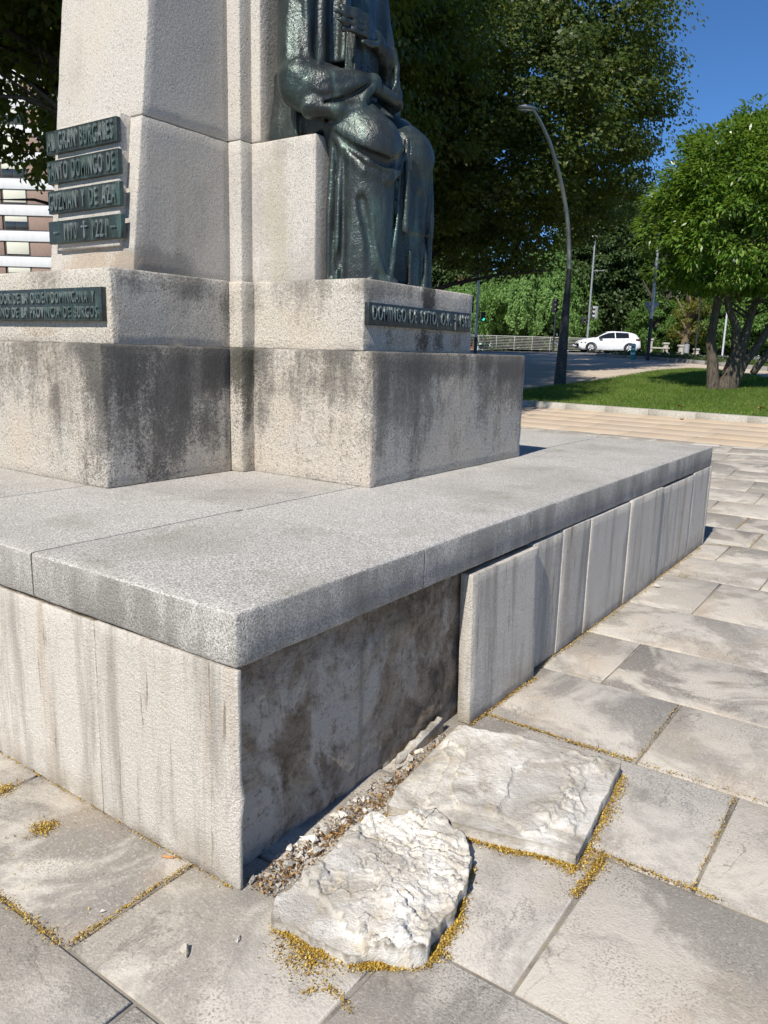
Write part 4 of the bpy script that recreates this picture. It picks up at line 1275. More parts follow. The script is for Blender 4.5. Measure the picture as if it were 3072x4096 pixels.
poly_sheet('far_pavement', [(47, 26.6), (50.6, 19.6), (52.6, 12.2), (51, -8), (60, -10), (64, 14), (58, 30), (50, 44), (44, 40)], far_pave, .10, step=4)
mb = MB()
for (x0, y0, x1, y1) in ((45.2, 12.0, 45.6, 16.2), (46.2, 12.0, 46.6, 16.2)):
    mb.add([(x0, y0, 1.802), (x1, y0, 1.802), (x1 - 1.0, y1, 1.802), (x0 - 1.0, y1, 1.802)], [(0, 1, 2, 3)])
tag(link('road_marking', mb.mesh('road_marking'), plain('road_paint', (.75, .75, .72), .7)), None, None, None, 'structure')
# planting strip between forecourt and road
bedp = [(40.1, 13.75), (37.2, 10.05), (33.65, 6.6), (30.2, 3.65), (28.6, .5), (31.0, .3), (33.4, 4.25), (36.6, 7.0), (39.9, 9.9), (41.2, 12.6)]
soil = poly_sheet('planting_strip', bedp, plain('soil', (.07, .06, .04), .95, 0, .1, .3, 5), .13, step=1.5)
kerb_run(bedp[:5], soil, .12, .17, 1.0, plain('dark_kerb', (.23, .22, .20), .9))
kerb_run(bedp[4:] + bedp[:1], soil, .12, .17, 1.2)
r_ = np.random.default_rng(8)

# ------------------------------------------------------------------ leaves and trees
def leaves(P, D, N, L, Wd, fold=.25, seed=0):
    """P base points, D unit directions of the leaf, N unit normals; one folded 4-point leaf each"""
    r = np.random.default_rng(seed)
    n = len(P)
    N = N - D * (N * D).sum(1)[:, None]
    N /= np.linalg.norm(N, axis=1)[:, None] + 1e-9
    S_ = np.cross(D, N)
    l = (L * r.uniform(.65, 1.25, n))[:, None]; w = (Wd * r.uniform(.7, 1.2, n))[:, None]
    m = P + D * l * .45 - N * l * .02
    tip = P + D * l - N * (l * r.uniform(.02, .30, n)[:, None])
    V = np.stack([P, m + S_ * w * .5 + N * w * fold, tip, m - S_ * w * .5 + N * w * fold], 1).reshape(-1, 3)
    return V, np.arange(4 * n).reshape(-1, 4)

def unit(v): return v / (np.linalg.norm(v, axis=1)[:, None] + 1e-9)

def crown_points(r, n_clump, per, rad, cz, clump_r, shell=.55, flat_bottom=None, lump=.16, seed=0):
    """leaf positions: clumps spread through an uneven ellipsoid, denser to the outside"""
    d = unit(r.normal(size=(n_clump, 3)))
    rr_ = (shell + (1 - shell) * r.random(n_clump) ** .6)
    rr_ *= 1 + lump * fbm(d * 2.3 + seed, seed + 3, 3) * 2
    c = d * rr_[:, None] * np.array(rad)
    c[:, 2] += cz
    if flat_bottom is not None:
        lo = c[:, 2] < flat_bottom
        c[lo, 2] = flat_bottom + r.uniform(0, 1.1, lo.sum())
    sz = clump_r * r.uniform(.55, 1.35, n_clump)
    p = np.repeat(c, per, 0)
    g = r.normal(size=p.shape)
    g = g / np.linalg.norm(g, axis=1)[:, None] * (r.random(len(p)) ** .45)[:, None] * 1.35
    g = g * np.repeat(sz, per)[:, None] * [.85, .85, .55]
    return c, p + g, np.repeat(d, per, 0), unit(g + 1e-6)

def make_linden(name, seed, n_clump=1000, per=130, L=.135, Wd=.13):
    r = np.random.default_rng(seed)
    c, p, dout, gout = crown_points(r, n_clump, per, (5.6, 5.6, 6.4), 10.6, .62, .50, 4.4, .13, seed)
    n = len(p)
    D = unit(np.stack([gout[:, 0] * .5 + dout[:, 0] * .3, gout[:, 1] * .5 + dout[:, 1] * .3, np.full(n, -.75)], 1) + r.normal(0, .28, (n, 3)))
    N = unit(dout * [1, 1, .3] * .8 + gout * .6 + [0, 0, .55] + r.normal(0, .3, (n, 3)))
    V, F = leaves(p, D, N, L, Wd, .16, seed)
    crown = mesh_np('crown', V, F, False)
    mb = MB()
    mb.tube([(0, 0, -.2), (.03, .02, 1.2), (.05, -.03, 3.0), (.0, .05, 5.0), (0, 0, 8), (.1, 0, 12.5)], [.42, .30, .26, .23, .16, .05], 12)
    for k in range(22):
        a = k * 2.4 + r.uniform(-.3, .3); z0 = 3.2 + 7 * (k / 22)
        e = np.array([math.cos(a), math.sin(a)]) * r.uniform(3.4, 4.9) * (1 if z0 < 8 else .75)
        z1 = z0 + r.uniform(.9, 3.0)
        mb.tube([(0, 0, z0), (e[0] * .3, e[1] * .3, z0 + (z1 - z0) * .5), (e[0] * .65, e[1] * .65, z0 + (z1 - z0) * .85), (e[0], e[1], z1)], [.12, .085, .055, .02], 7)
        for q in range(3):
            a2 = a + r.uniform(-.9, .9); f = .35 + .2 * q
            s0 = np.array([e[0] * f, e[1] * f, z0 + (z1 - z0) * min(1, f * 1.2)])
            s1 = s0 + np.array([math.cos(a2) * 1.5, math.sin(a2) * 1.5, r.uniform(-.2, 1.0)])
            mb.tube([s0, (s0 + s1) / 2 + [0, 0, .1], s1], [.045, .03, .01], 5)
    return crown, mb.mesh('trunk', True)

linden_leaf = m_leaf('linden_leaf', [(.028, .052, .012), (.042, .074, .015), (.062, .098, .018), (.17, .19, .05)], .30, (.30, .36, .04), .45, .3)
bark = m_bark('linden_bark', (.045, .04, .033), (.10, .09, .075))
lc, lt = make_linden('linden', 31)
lc.materials.append(linden_leaf); lt.materials.append(bark)
def tree_thing(name, loc, parts, label, group=None, rz=0., sc=1.):
    e = empty(name, loc, label, 'tree', group, (0, 0, rz))
    e.scale = (sc, sc, sc)
    for nm, me in parts:
        link(nm, me, None, e)
    return e
row = [(-5.0, 10.4, 2.1, .98), (1.6, 10.8, .4, 1.0), (8.2, 10.6, 1.3, 1.02), (15.0, 14.2, 3.3, 1.0), (26.1, 13.4, 5.0, 1.15), (19.8, 18.6, .9, 1.06), (29.5, 21.5, 2.2, 1.05)]  # first entry is an unseen tree, added to cast shade on the second
labs = ['linden standing outside the left edge, shading its neighbour', 'dense dark linden hanging at the top left behind the inscribed shaft', 'dark linden behind the monument shaft, its drooping crown above the brick flats',
        'dark linden rising directly behind the bronze statue', 'broad dark linden right of the statue, its sunlit edge against the blue sky', 'dark linden filling the gap behind the statue and the curved lamp', 'farthest linden, seen dark above the willow']
for (x, y, a, s), lb in zip(row, labs):
    e = tree_thing('linden_tree', (x, y, float(terr(x, y)) - .05), (('trunk', lt), ('crown', lc)), lb, 'lindens in a row behind the monument', a, s)
    if s > 1.1:      # this crown grows out to one side of its trunk
        w = Matrix.Rotation(-a, 3, 'Z') @ Vector((-.5774, .8161, 0)) * (2.7 / s)
        for ch in e.children:
            if ch.name.startswith('trunk'): ch.location = w
        e.scale = (s, s, .90)

# small multi-stemmed evergreen on the lawn
def make_privet(seed=5):
    r = np.random.default_rng(seed)
    c, p, dout, gout = crown_points(r, 560, 92, (2.75, 2.75, 2.4), 0, .36, .60, None, .10, seed)
    p[:, 2] = np.where(p[:, 2] < -1.7, -1.7 + (p[:, 2] + 1.7) * .45, p[:, 2])
    n = len(p)
    D = unit(gout * .8 + dout * .55 + [0, 0, -.28] + r.normal(0, .35, (n, 3)))
    N = unit(np.array([0, 0, 1.0]) + gout * .45 + dout * .3 + r.normal(0, .35, (n, 3)))
    return leaves(p, D, N, .155, .060, .22, seed)
V, F = make_privet()
pt_base = np.array([20.95, 3.3, float(terr(20.95, 3.3)) + .06])
pc = np.array([21.1, 2.95, 5.25])
pv = empty('evergreen_tree', pt_base, 'small round evergreen tree with several leaning stems on the lawn', 'tree')
cm = mesh_np('crown', V + (pc - pt_base), F, False)
link('crown', cm, m_leaf('privet_leaf', [(.030, .075, .010), (.07, .155, .018), (.12, .225, .028), (.25, .33, .07)], .28, (.30, .48, .05), .34, .5), pv)
pb = m_bark('privet_bark', (.055, .045, .036), (.15, .125, .10), 1.3)
stems = [([(20.84, 3.44, .6), (20.78, 3.53, 1.45), (20.72, 3.62, 1.98), (20.74, 3.59, 2.64), (20.77, 3.55, 3.15), (20.80, 3.50, 3.54), (20.84, 3.44, 4.6)], [.17, .135, .13, .11, .10, .08, .04]),
         ([(20.97, 3.25, .6), (21.11, 3.06, 1.74), (21.08, 3.10, 2.39), (20.94, 3.30, 2.83), (20.85, 3.43, 3.34), (20.90, 3.35, 4.4)], [.24, .13, .10, .09, .08, .04]),
         ([(21.02, 3.19, .65), (21.21, 2.92, 1.87), (21.27, 2.82, 2.66), (21.37, 2.68, 3.44), (21.43, 2.60, 4.8)], [.22, .13, .10, .085, .04]),
         ([(21.06, 3.13, .7), (21.26, 2.84, 1.48), (21.45, 2.58, 1.96), (21.56, 2.41, 2.34), (21.74, 2.15, 2.94), (21.95, 1.9, 4.3)], [.20, .125, .11, .10, .085, .04]),
         ([(21.3, 2.6, 1.2), (21.6, 2.1, 2.2), (21.9, 1.7, 3.4)], [.10, .09, .04])]
for q, (pts, rd) in enumerate(stems):
    pts = np.array(pts)
    k = np.linspace(0, len(pts) - 1, len(pts) * 4)
    pp = np.stack([np.interp(k, np.arange(len(pts)), pts[:, i]) for i in range(3)], 1) + .012 * np.stack([fbm(np.c_[k * 1.3, k * 0 + i, k * 0 + q], 3 + i, 3) for i in range(3)], 1)
    rr2 = np.interp(k, np.arange(len(pts)), rd) * (1 + .14 * fbm(np.c_[k * 1.1, k * 0 + q, k * 0], 8, 3))
    mb = MB().tube(pp, rr2, 12)
    link('stem', mesh_np('stem', np.concatenate(mb.V) - pt_base, [np.array(v) for v in mb.F.values()]), pb, pv)
mb = MB()
rb = np.random.default_rng(77)
for q in range(46):
    a = rb.uniform(0, 6.28); z0 = rb.uniform(2.6, 4.4)
    s0 = np.array([21.0 + rb.uniform(-.25, .45), 3.1 + rb.uniform(-.6, .4), z0])
    s1 = s0 + np.array([math.cos(a) * rb.uniform(.8, 2.2), math.sin(a) * rb.uniform(.8, 2.2), rb.uniform(-.1, 1.2)])
    mb.tube([s0 - pt_base, (s0 + s1) / 2 + [0, 0, -.08] - pt_base, s1 - pt_base], [.035, .022, .008], 6)
link('branches', mb.mesh('branches', True), pb, pv)

# willow and the wooded bank beyond the river railing
def make_willow(seed, h=7.6, R=4.4):
    r = np.random.default_rng(seed)
    ps, Ds, Ns = [], [], []
    for k in range(150):
        a0 = r.uniform(0, 6.283); q0 = math.sqrt(r.random()) * R
        top0 = (h * (1 - .45 * (q0 / R) ** 2)) * (r.uniform(.5, 1.03) if r.random() < .55 else 1) + r.normal(0, .3)
        for j in range(9):
            a = a0 + r.normal(0, .45) / max(q0, .8); q = q0 + r.normal(0, .38)
            top = top0 + r.normal(0, .28)
            ln = r.uniform(.5, 1.9)
            m = int(ln * 26)
            t = np.linspace(0, 1, m)
            x = np.cos(a) * (q + .45 * np.sqrt(t)) + r.normal(0, .09, m); y = np.sin(a) * (q + .45 * np.sqrt(t)) + r.normal(0, .09, m)
            z = np.maximum(top - t * ln, .2) + r.normal(0, .05, m)
            ps.append(np.stack([x, y, z], 1))
            Ds.append(unit(np.stack([np.cos(a) * .5 + r.normal(0, .6, m), np.sin(a) * .5 + r.normal(0, .6, m), np.full(m, -.7)], 1)))
            Ns.append(unit(np.stack([np.full(m, np.cos(a)), np.full(m, np.sin(a)), np.full(m, .8)], 1) + r.normal(0, .45, (m, 3))))
    P = np.concatenate(ps); D = np.concatenate(Ds); N = np.concatenate(Ns)
    return leaves(P, D, N, .24, .11, .15, seed)
V, F = make_willow(4)
wcrown = mesh_np('crown', V, F, False)
wcrown.materials.append(m_leaf('willow_leaf', [(.10, .20, .05), (.14, .26, .065), (.19, .32, .085), (.25, .38, .12)], .32, (.32, .52, .13), .5, .3))
mb = MB().tube([(0, 0, -1), (.1, 0, 1.5), (.0, .1, 3.5), (.2, 0, 6)], [.4, .32, .22, .06], 9)
for k in range(8):
    a = k * .8
    mb.tube([(0, 0, 2.2 + .3 * k), (math.cos(a) * 1.2, math.sin(a) * 1.2, 4.2 + .2 * k), (math.cos(a) * 2.6, math.sin(a) * 2.6, 4.6 + .2 * k)], [.12, .08, .03], 6)
wtrunk = mb.mesh('trunk', True); wtrunk.materials.append(bark)
tree_thing('willow_tree', (56.6, 25.0, 1.7), (('trunk', wtrunk), ('crown', wcrown)), 'bright green weeping willow behind the horizontal railing', 'trees on the river bank', 0, 1.0)
tree_thing('willow_tree', (55.0, 30.6, 1.5), (('trunk', wtrunk), ('crown', wcrown)), 'lower weeping willow further left, beside the statue plinth', 'trees on the river bank', 2., .72)

def make_broad(seed, rad, cz, n_clump, per, L, Wd, clump_r):
    r = np.random.default_rng(seed)
    c, p, dout, gout = crown_points(r, n_clump, per, rad, cz, clump_r, .55, None, .2, seed)
    p[:, 2] = np.maximum(p[:, 2], .15)
    n = len(p)
    D = unit(gout + [0, 0, -.5] + r.normal(0, .5, (n, 3)))
    N = unit(dout * .6 + [0, 0, .9] + gout * .4 + r.normal(0, .4, (n, 3)))
    V, F = leaves(p, D, N, L, Wd, .2, seed)
    mb = MB().tube([(0, 0, -1.0), (0, .1, cz * .5), (.1, 0, cz), (0, 0, cz + rad[2] * .6)], [.35, .26, .18, .05], 9)
    for k in range(10):
        a = k * 2.4
        mb.tube([(0, 0, cz * .35 + .25 * k), (math.cos(a) * rad[0] * .4, math.sin(a) * rad[0] * .4, cz * .5 + .35 * k), (math.cos(a) * rad[0] * .75, math.sin(a) * rad[0] * .75, cz * .55 + .45 * k)], [.12, .08, .02], 6)
    return mesh_np('crown', V, F, False), mb.mesh('trunk', True)
bd = make_broad(61, (3.8, 3.8, 5.6), 6.2, 360, 130, .26, .2, .75)
bd[0].materials.append(m_leaf('bank_leaf', [(.026, .050, .014), (.040, .072, .018), (.058, .098, .026), (.085, .13, .04)], .22, (.13, .20, .04), .5, .3)); bd[1].materials.append(bark)
bs = make_broad(62, (1.7, 1.7, 1.7), 1.7, 110, 130, .16, .10, .40)
bs[0].materials.append(m_leaf('bush_leaf', [(.07, .14, .03), (.10, .19, .04), (.15, .25, .06)], .28, (.24, .4, .07), .5, .3)); bs[1].materials.append(bark)
by = make_broad(63, (1.3, 1.3, 1.6), 2.3, 42, 45, .15, .10, .34)
by[0].materials.append(m_leaf('yellow_leaf', [(.12, .13, .025), (.20, .18, .03), (.10, .14, .03)], .3, (.34, .32, .05), .5, .3)); by[1].materials.append(m_bark('twig_bark', (.12, .09, .05), (.2, .15, .09)))
for k, (x, y, z, s, a, lb) in enumerate([
        (60.5, 20.5, 1.4, 1.05, 0., 'dark broad tree between the willow and the white car'), (61.5, 15.0, 1.4, 1.1, 1.5, 'tall dark tree directly behind the white car'),
        (63.0, 10.2, 1.4, 1.1, 2.6, 'dark tree behind the give-way sign'), (63.5, 5.2, 1.4, 1.15, 4.0, 'dark tree seen between the stems of the evergreen'),
        (64.0, -.5, 1.4, 1.2, 5.2, 'dark tree at the right edge beyond the road'), (68.0, 24.0, 1.4, 1.25, 3.1, 'tall tree rising behind the willow'),
        (60.0, 34.5, 1.4, .95, 4.6, 'dark tree on the bank left of the willow, beside the statue'), (72, 14, 1.4, 1.4, .7, 'tallest dark tree in the wood behind the road'), (66, -8, 1.4, 1.2, 2.0, 'dark tree farthest right in the wood beyond the road')]):
    tree_thing('bank_tree', (x, y, z), (('trunk', bd[1]), ('crown', bd[0])), lb, 'trees on the river bank', a, s)
for k, (x, y, z, s, a, lb) in enumerate([
        (54.2, 33.0, 1.6, 1.3, 0., 'round green bush left of the willow beside the plinth'), (57.0, 15.6, 1.6, 1.2, 2., 'green bush behind the car roof'), (57.0, 11.2, 1.6, 1.35, 4., 'green bush behind the grey litter bin'),
        (57.6, 8.0, 1.6, 1.4, 1., 'green bush left of the evergreen stems beyond the road'), (58.2, 4.2, 1.6, 1.3, 3., 'green bush between the evergreen stems beyond the road'), (58.6, 0.0, 1.6, 1.4, 5., 'green bush at the right edge beyond the road')]):
    tree_thing('river_bush', (x, y, z), (('trunk', bs[1]), ('crown', bs[0])), lb, 'bushes along the far pavement', a, s)
tree_thing('yellowing_shrub', (54.6, 12.9, 1.75), (('trunk', by[1]), ('crown', by[0])), 'sparse yellowing shrub beside the give-way sign pole', 'bushes along the far pavement', 0, 1.0)
# far wood closing the view
def far_wood():
    r = np.random.default_rng(90)
    n = 26000
    t = r.random(n)
    x = 78 + 8 * r.random(n) + 4 * t; y = -30 + 75 * t
    h = 9 + 3.5 * fbm(np.c_[y * .12, x * .1, x * 0], 4, 3)
    z = 1.0 + h * r.random(n) ** .7
    p = np.stack([x, y, z], 1)
    D = unit(r.normal(size=(n, 3)) + [0, 0, -.4]); N = unit(r.normal(0, .5, (n, 3)) + [-.7, 0, .7])
    V, F = leaves(p, D, N, .85, .7, .2, 91)
    return tag(link('far_wood', mesh_np('far_wood', V, F, False), bd[0].materials[0]), 'dark mass of the wood beyond the river', None, None, 'stuff')
far_wood()
# low plants in the planting strip
lo_, hi_ = np.min(bedp, 0), np.max(bedp, 0)
p = r_.uniform(lo_, hi_, (9000, 2)); p = p[in_poly(p, bedp)]
hz = np.clip(.12 + .22 * fbm(np.c_[p * 1.6, np.zeros(len(p))], 5, 3), .03, .4)
P3 = np.c_[p, terr(p[:, 0], p[:, 1]) + .13 + hz * r_.random(len(p))]
V, F = leaves(P3, unit(r_.normal(size=P3.shape) + [0, 0, .4]), unit(r_.normal(0, .4, P3.shape) + [0, 0, 1]), .13, .09, .2, 12)
tag(link('bed_plants', mesh_np('bed_plants', V, F, False), m_leaf('bed_leaf', [(.03, .06, .015), (.05, .09, .02), (.08, .13, .03)])), 'low leafy ground cover in the planting strip by the road', None, None, 'stuff')
blades('verge_grass', [(33.0, 5.6), (30.3, 3.6), (28.7, .5), (30.6, .4), (33.2, 4.2)], 9000, .12, .02, .13, gm, 'grass at the right end of the planting strip', 14)

# fallen leaves on the lawn and by the kerb
for (x, y, dz, a, lb) in ((14.55, 2.6, .012, .3, 'dry tan leaf lying below the lawn kerb'), (15.6, 2.9, .15, 1.2, 'dry curled leaf on the lawn near the kerb'), (15.9, 1.4, .15, 2.2, 'dry curled leaf on the lawn at the right')):
    V = np.array([(-.09, 0, 0), (-.03, .045, .02), (.05, .035, .03), (.10, 0, .01), (.05, -.035, .035), (-.03, -.045, .02), (0, 0, -.004)])
    o = link('fallen_leaf', mesh_np('fallen_leaf', V, np.array([(0, 6, 1), (1, 6, 2), (2, 6, 3), (3, 6, 4), (4, 6, 5), (5, 6, 0)]), False), None, None, (x, y, float(terr(x, y)) + dz), (.1, .1, a))
    o.data.materials.append(m_flakes('dry_leaf', [(0, (.40, .22, .08)), (1, (.46, .27, .11))]))
    tag(o, lb, 'leaf', 'fallen leaves')

# ------------------------------------------------------------------ street furniture
steel = plain('galvanised_steel', (.42, .43, .44), .45, .6, .5, .1, 20)
darksteel = plain('dark_painted_steel', (.035, .038, .042), .5, .2, .4, .2, 20)
black = plain('black_plastic', (.02, .021, .022), .5, 0, .4)
tg = lambda x, y: float(terr(x, y))
IMG_R = np.array([.8161 * 0 + .5774, -.8161, 0]); IMG_R = IMG_R / np.linalg.norm(IMG_R)

# curved street lamp
base = np.array((20.99, 7.87, .585))
lp = empty('street_lamp', base, 'tall curved grey street lamp with a thick dark lower sleeve at the lawn edge', 'street lamp')
z_ = np.linspace(0, 3.44, 22)
V, F = tube(np.c_[z_ * .004, -z_ * .010, z_], np.interp(z_, [0, 1.6, 3.44], [.185, .135, .075]), 18)
def m_sleeve():
    b = NB('lamp_sleeve')
    x, y, z = b.xyz(b.pos)
    w = b.t.nodes.new('ShaderNodeTexVoronoi'); w.distance = 'MANHATTAN'; w.feature = 'DISTANCE_TO_EDGE'
    b.set(w.inputs['Vector'], b.map(b.pos, (1, 1, .55))); w.inputs['Scale'].default_value = 7
    return b.fin(b.mix(b.ramp(b.noise(12, 3), (.35, 0.), (.65, 1.)), (.030, .032, .036), (.062, .064, .068)), .55, b.bump(w.outputs[0], .5, .02), .3)
link('sleeve', mesh_np('sleeve', V, F), m_sleeve(), lp)
mp = np.array([(21.005, 7.835, 3.95), (20.98, 7.88, 4.61), (20.93, 7.96, 5.4), (20.82, 8.11, 6.13), (20.71, 8.27, 6.74), (20.57, 8.48, 7.39), (20.38, 8.75, 7.98), (20.24, 8.95, 8.31)]) - base
_c = np.array([-1.34, -1.40, 1.5])
for q in range(8):      # the arm reaches out over the plaza, towards the monument
    mp[q] = _c + (mp[q] + base - _c) * (1 - .10 * (q / 7) ** 1.6) - base
k = np.linspace(0, 7, 29)
mpp = np.stack([np.interp(k, np.arange(8), mp[:, i]) for i in range(3)], 1)
for _ in range(2): mpp[1:-1] = (mpp[:-2] + 2 * mpp[1:-1] + mpp[2:]) / 4
V, F = tube(mpp, np.interp(k, [0, 7], [.062, .040]), 12)
link('mast', mesh_np('mast', V, F), steel, lp)
# flat oval head
u = np.linspace(0, 2 * math.pi, 20, endpoint=False)
ax = np.array([-.585, .81, .02]); ax /= np.linalg.norm(ax); sd = np.cross(ax, (0, 0, 1)); sd /= np.linalg.norm(sd)
hc = mp[-1] + ax * .17 + np.array([0, 0, .03])
V = []
for zz, sc in ((-.055, .35), (-.045, .75), (-.01, 1.0), (.03, .86), (.055, .45)):
    V += [hc + ax * math.cos(t) * .26 * sc + sd * math.sin(t) * .15 * sc + np.array([0, 0, zz]) for t in u]
m_ = MB().addq(V, [(r * 20 + i, r * 20 + (i + 1) % 20, (r + 1) * 20 + (i + 1) % 20, (r + 1) * 20 + i) for r in range(4) for i in range(20)])
m_.F.setdefault(20, []).append(list(range(20))[::-1]); m_.F[20].append(list(range(80, 100)))
hd = link('lamp_head', m_.mesh('lamp_head', True), steel, lp)
V = [hc + ax * math.cos(t) * .19 + sd * math.sin(t) * .105 + np.array([0, 0, -.058]) for t in u] + [hc + ax * math.cos(t) * .10 + sd * math.sin(t) * .05 + np.array([0, 0, -.082]) for t in u]
m_ = MB().addq(V, [(i, (i + 1) % 20, 20 + (i + 1) % 20, 20 + i) for i in range(20)]); m_.F[20] = [list(range(20, 40))[::-1]]
link('diffuser', m_.mesh('diffuser', True), plain('lamp_glass', (.55, .56, .55), .2), hd)

def pole(name, xy, h, r0, r1, mat, label, cat, group=None, dark=None, lean=(0, 0)):
    b = np.array((xy[0], xy[1], tg(*xy)))
    if xy[0] > 46: b[2] = 1.88
    e = empty(name, b, label, cat, group)
    V, F = tube([(0, 0, -.1), (lean[0] * h, lean[1] * h, h)], [r0, r1], 12)
    link('pole', mesh_np('pole', V, F), mat, e)
    if dark:
        V, F = tube([(0, 0, -.1), (lean[0] * dark, lean[1] * dark, dark)], [r0 + .012, r0 + .010], 12)
        link('base_sleeve', mesh_np('base_sleeve', V, F), darksteel, e)
    return e
R3 = Matrix.Rotation(math.atan2(IMG_R[1], IMG_R[0]), 4, 'Z').to_euler()   # local x = along the road, local -y = towards the plaza
def signal(e, off, z, lamps=3, yaw=0., lit=None, w=.30, hgt=.92, body=None):
    """traffic signal head; faces local -y turned by yaw"""
    h = hgt * lamps / 3
    V, F = rbox(-w / 2, w / 2, -.09, .09, 0, h, r=.03, cell=.2)
    s = link('signal_head', mesh_np('signal_head', V, F), body or black, e, (off[0], off[1], z), (0, 0, math.atan2(IMG_R[1], IMG_R[0]) + yaw))
    for q in range(lamps):
        zc = h * (q + .5) / lamps
        a = np.linspace(0, math.pi, 9)
        rr_ = w * .42
        V = np.concatenate([np.stack([np.cos(a) * rr_, np.full(9, -.09), zc + np.sin(a) * rr_], 1), np.stack([np.cos(a) * rr_, np.full(9, -.27), zc + np.sin(a) * rr_ - .03], 1)])
        V = np.concatenate([V, V * [.94, 1, 1] + [0, 0, -.012]])
        F = [(i, i + 1, 10 + i, 9 + i) for i in range(8)] + [(18 + i, 27 + i, 28 + i, 19 + i) for i in range(8)] + [(9 + i, 10 + i, 28 + i, 27 + i) for i in range(8)]
        link('visor', mesh_np('visor', V, np.array(F)), body or black, s)
        a = np.linspace(0, 2 * math.pi, 14, endpoint=False)
        V = np.stack([np.cos(a) * rr_ * .9, np.full(14, -.094), zc + np.sin(a) * rr_ * .9], 1)
        col = (.03, .03, .03)
        m = MATL['lens_green'] if lit == q else MATL['lens_dark']
        link('lens', mesh_np('lens', V, np.arange(14)[None]), m, s)
    return s
def m_emit(name, col, st):
    b = NB(name); b.fin(col, .4); b.b.inputs['Emission Color'].default_value = (*col, 1); b.b.inputs['Emission Strength'].default_value = st
    return b.m
MATL = dict(lens_green=m_emit('green_signal', (.05, .75, .55), 1.2), lens_dark=plain('dark_lens', (.05, .035, .03), .25))
grp = 'poles and signals at the crossing'
e = pole('traffic_light', (39.26, 20.81), 6.2, .085, .06, steel, 'tall slim grey pole beside the statue plinth carrying a lit green pedestrian signal', 'traffic light', grp, 1.1)
signal(e, (-.26, .28), 2.45, 3, math.pi * .95)
signal(e, (.27, -.25), 2.0, 2, .2, 0, .24, .80)
e = pole('traffic_light', (47.49, 19.5), 2.55, .06, .055, darksteel, 'short dark traffic light just left of the curved lamp sleeve', 'traffic light', grp)
signal(e, (-.06, .08), 2.45, 3, .5, None, .34, .85)
e = pole('traffic_light', (47.85, 19.0), 2.55, .06, .055, darksteel, 'dark traffic light half hidden behind the curved lamp sleeve', 'traffic light', grp)
signal(e, (0, 0), 2.45, 3, -.6, None, .34, .85)
e = pole('traffic_light', (48.75, 17.7), 7.2, .075, .05, steel, 'tall grey lamp pole with side signals left of the white car', 'traffic light', grp)
signal(e, (.22, -.32), 2.1, 3, -1.25, None, .34, .80, plain('grey_signal', (.30, .31, .31), .5))
signal(e, (-.2, .28), 1.75, 2, .9, None, .26, .70)
V, F = rbox(-.45, .12, -.13, .13, 0, .10, r=.04, cell=.2)
link('luminaire', mesh_np('luminaire', V, F), plain('lamp_grey', (.5, .51, .52), .4), e, (0, 0, 7.15), (0, 0, math.atan2(IMG_R[1], IMG_R[0])))
V, F = tube([(0, 0, 5.1), (.75 * .58, -.75 * .81, 5.15)], .025, 6)
link('bracket', mesh_np('bracket', V, F), steel, e)
# give-way sign seen from behind
e = pole('yield_sign', (36.46, 9.97), 6.0, .075, .06, steel, 'blank back of a triangular give-way sign on a dark-based grey pole', 'road sign', None, 1.95)
tri = np.array([(-.40, .70), (.40, .70), (0, 0.0)])
c = tri.mean(0)
pts = []
for i in range(3):
    for t in (.93, 1.07):
        a, b = (tri[i] - c), (tri[(i + (1 if t > 1 else -1)) % 3] - c)
        pts.append(c + a * .93 + (b - a) * .07)
pts = np.array(pts)
V = np.concatenate([np.c_[pts[:, 0], np.full(6, .02), pts[:, 1]], np.c_[pts[:, 0], np.full(6, .05), pts[:, 1]]])
m_ = MB().add(V, [tuple(range(6)), tuple(range(11, 5, -1))] + [(i, 6 + i, 6 + (i + 1) % 6, (i + 1) % 6) for i in range(6)])
sg = link('sign_plate', m_.mesh('sign_plate'), plain('sign_back', (.34, .36, .37), .5, .5), e, (0.05, .05, 2.02), R3)
m_ = MB().box((-.30, -.005, .50), (.30, .02, .54)).box((-.15, -.005, .22), (.15, .02, .26))
link('rail', m_.mesh('rail'), steel, sg)
# white sign post seen between the stems
e = pole('sign_post', (43.3, 8.1), 2.75, .05, .045, plain('white_post', (.55, .56, .57), .5), 'white post with a small grey box seen between the evergreen stems', 'post', None)
V, F = rbox(-.12, .12, -.1, .1, 0, .45, r=.02, cell=.2)
link('box', mesh_np('box', V, F), plain('box_grey', (.45, .46, .47), .5), e, (.05, 0, 2.6), R3)
pole('thin_pole', (50.77, 11.32), 4.6, .05, .045, darksteel, 'thin dark pole behind the grey litter bin', 'pole')
# green and white flexible bollard
e = empty('bollard', (36.87, 10.82, tg(36.87, 10.82) + .13), 'green bollard with white bands in front of the car tail', 'bollard')
grn = plain('bollard_green', (.01, .27, .22), .5); wht = plain('bollard_white', (.75, .78, .76), .5)
V, F = tube([(0, 0, -.1), (0, 0, .60), (0, 0, .66)], [.115, .105, .06], 14)
mb = MB().addq(V, F); mb.F[14] = [list(range(28, 42))]
link('body', mb.mesh('body', True), grn, e)
for z0 in (.14, .36, .53):
    V, F = tube([(0, 0, z0), (0, 0, z0 + .09)], [.1185, .117], 14)
    link('band', mesh_np('band', V, F), wht, e)
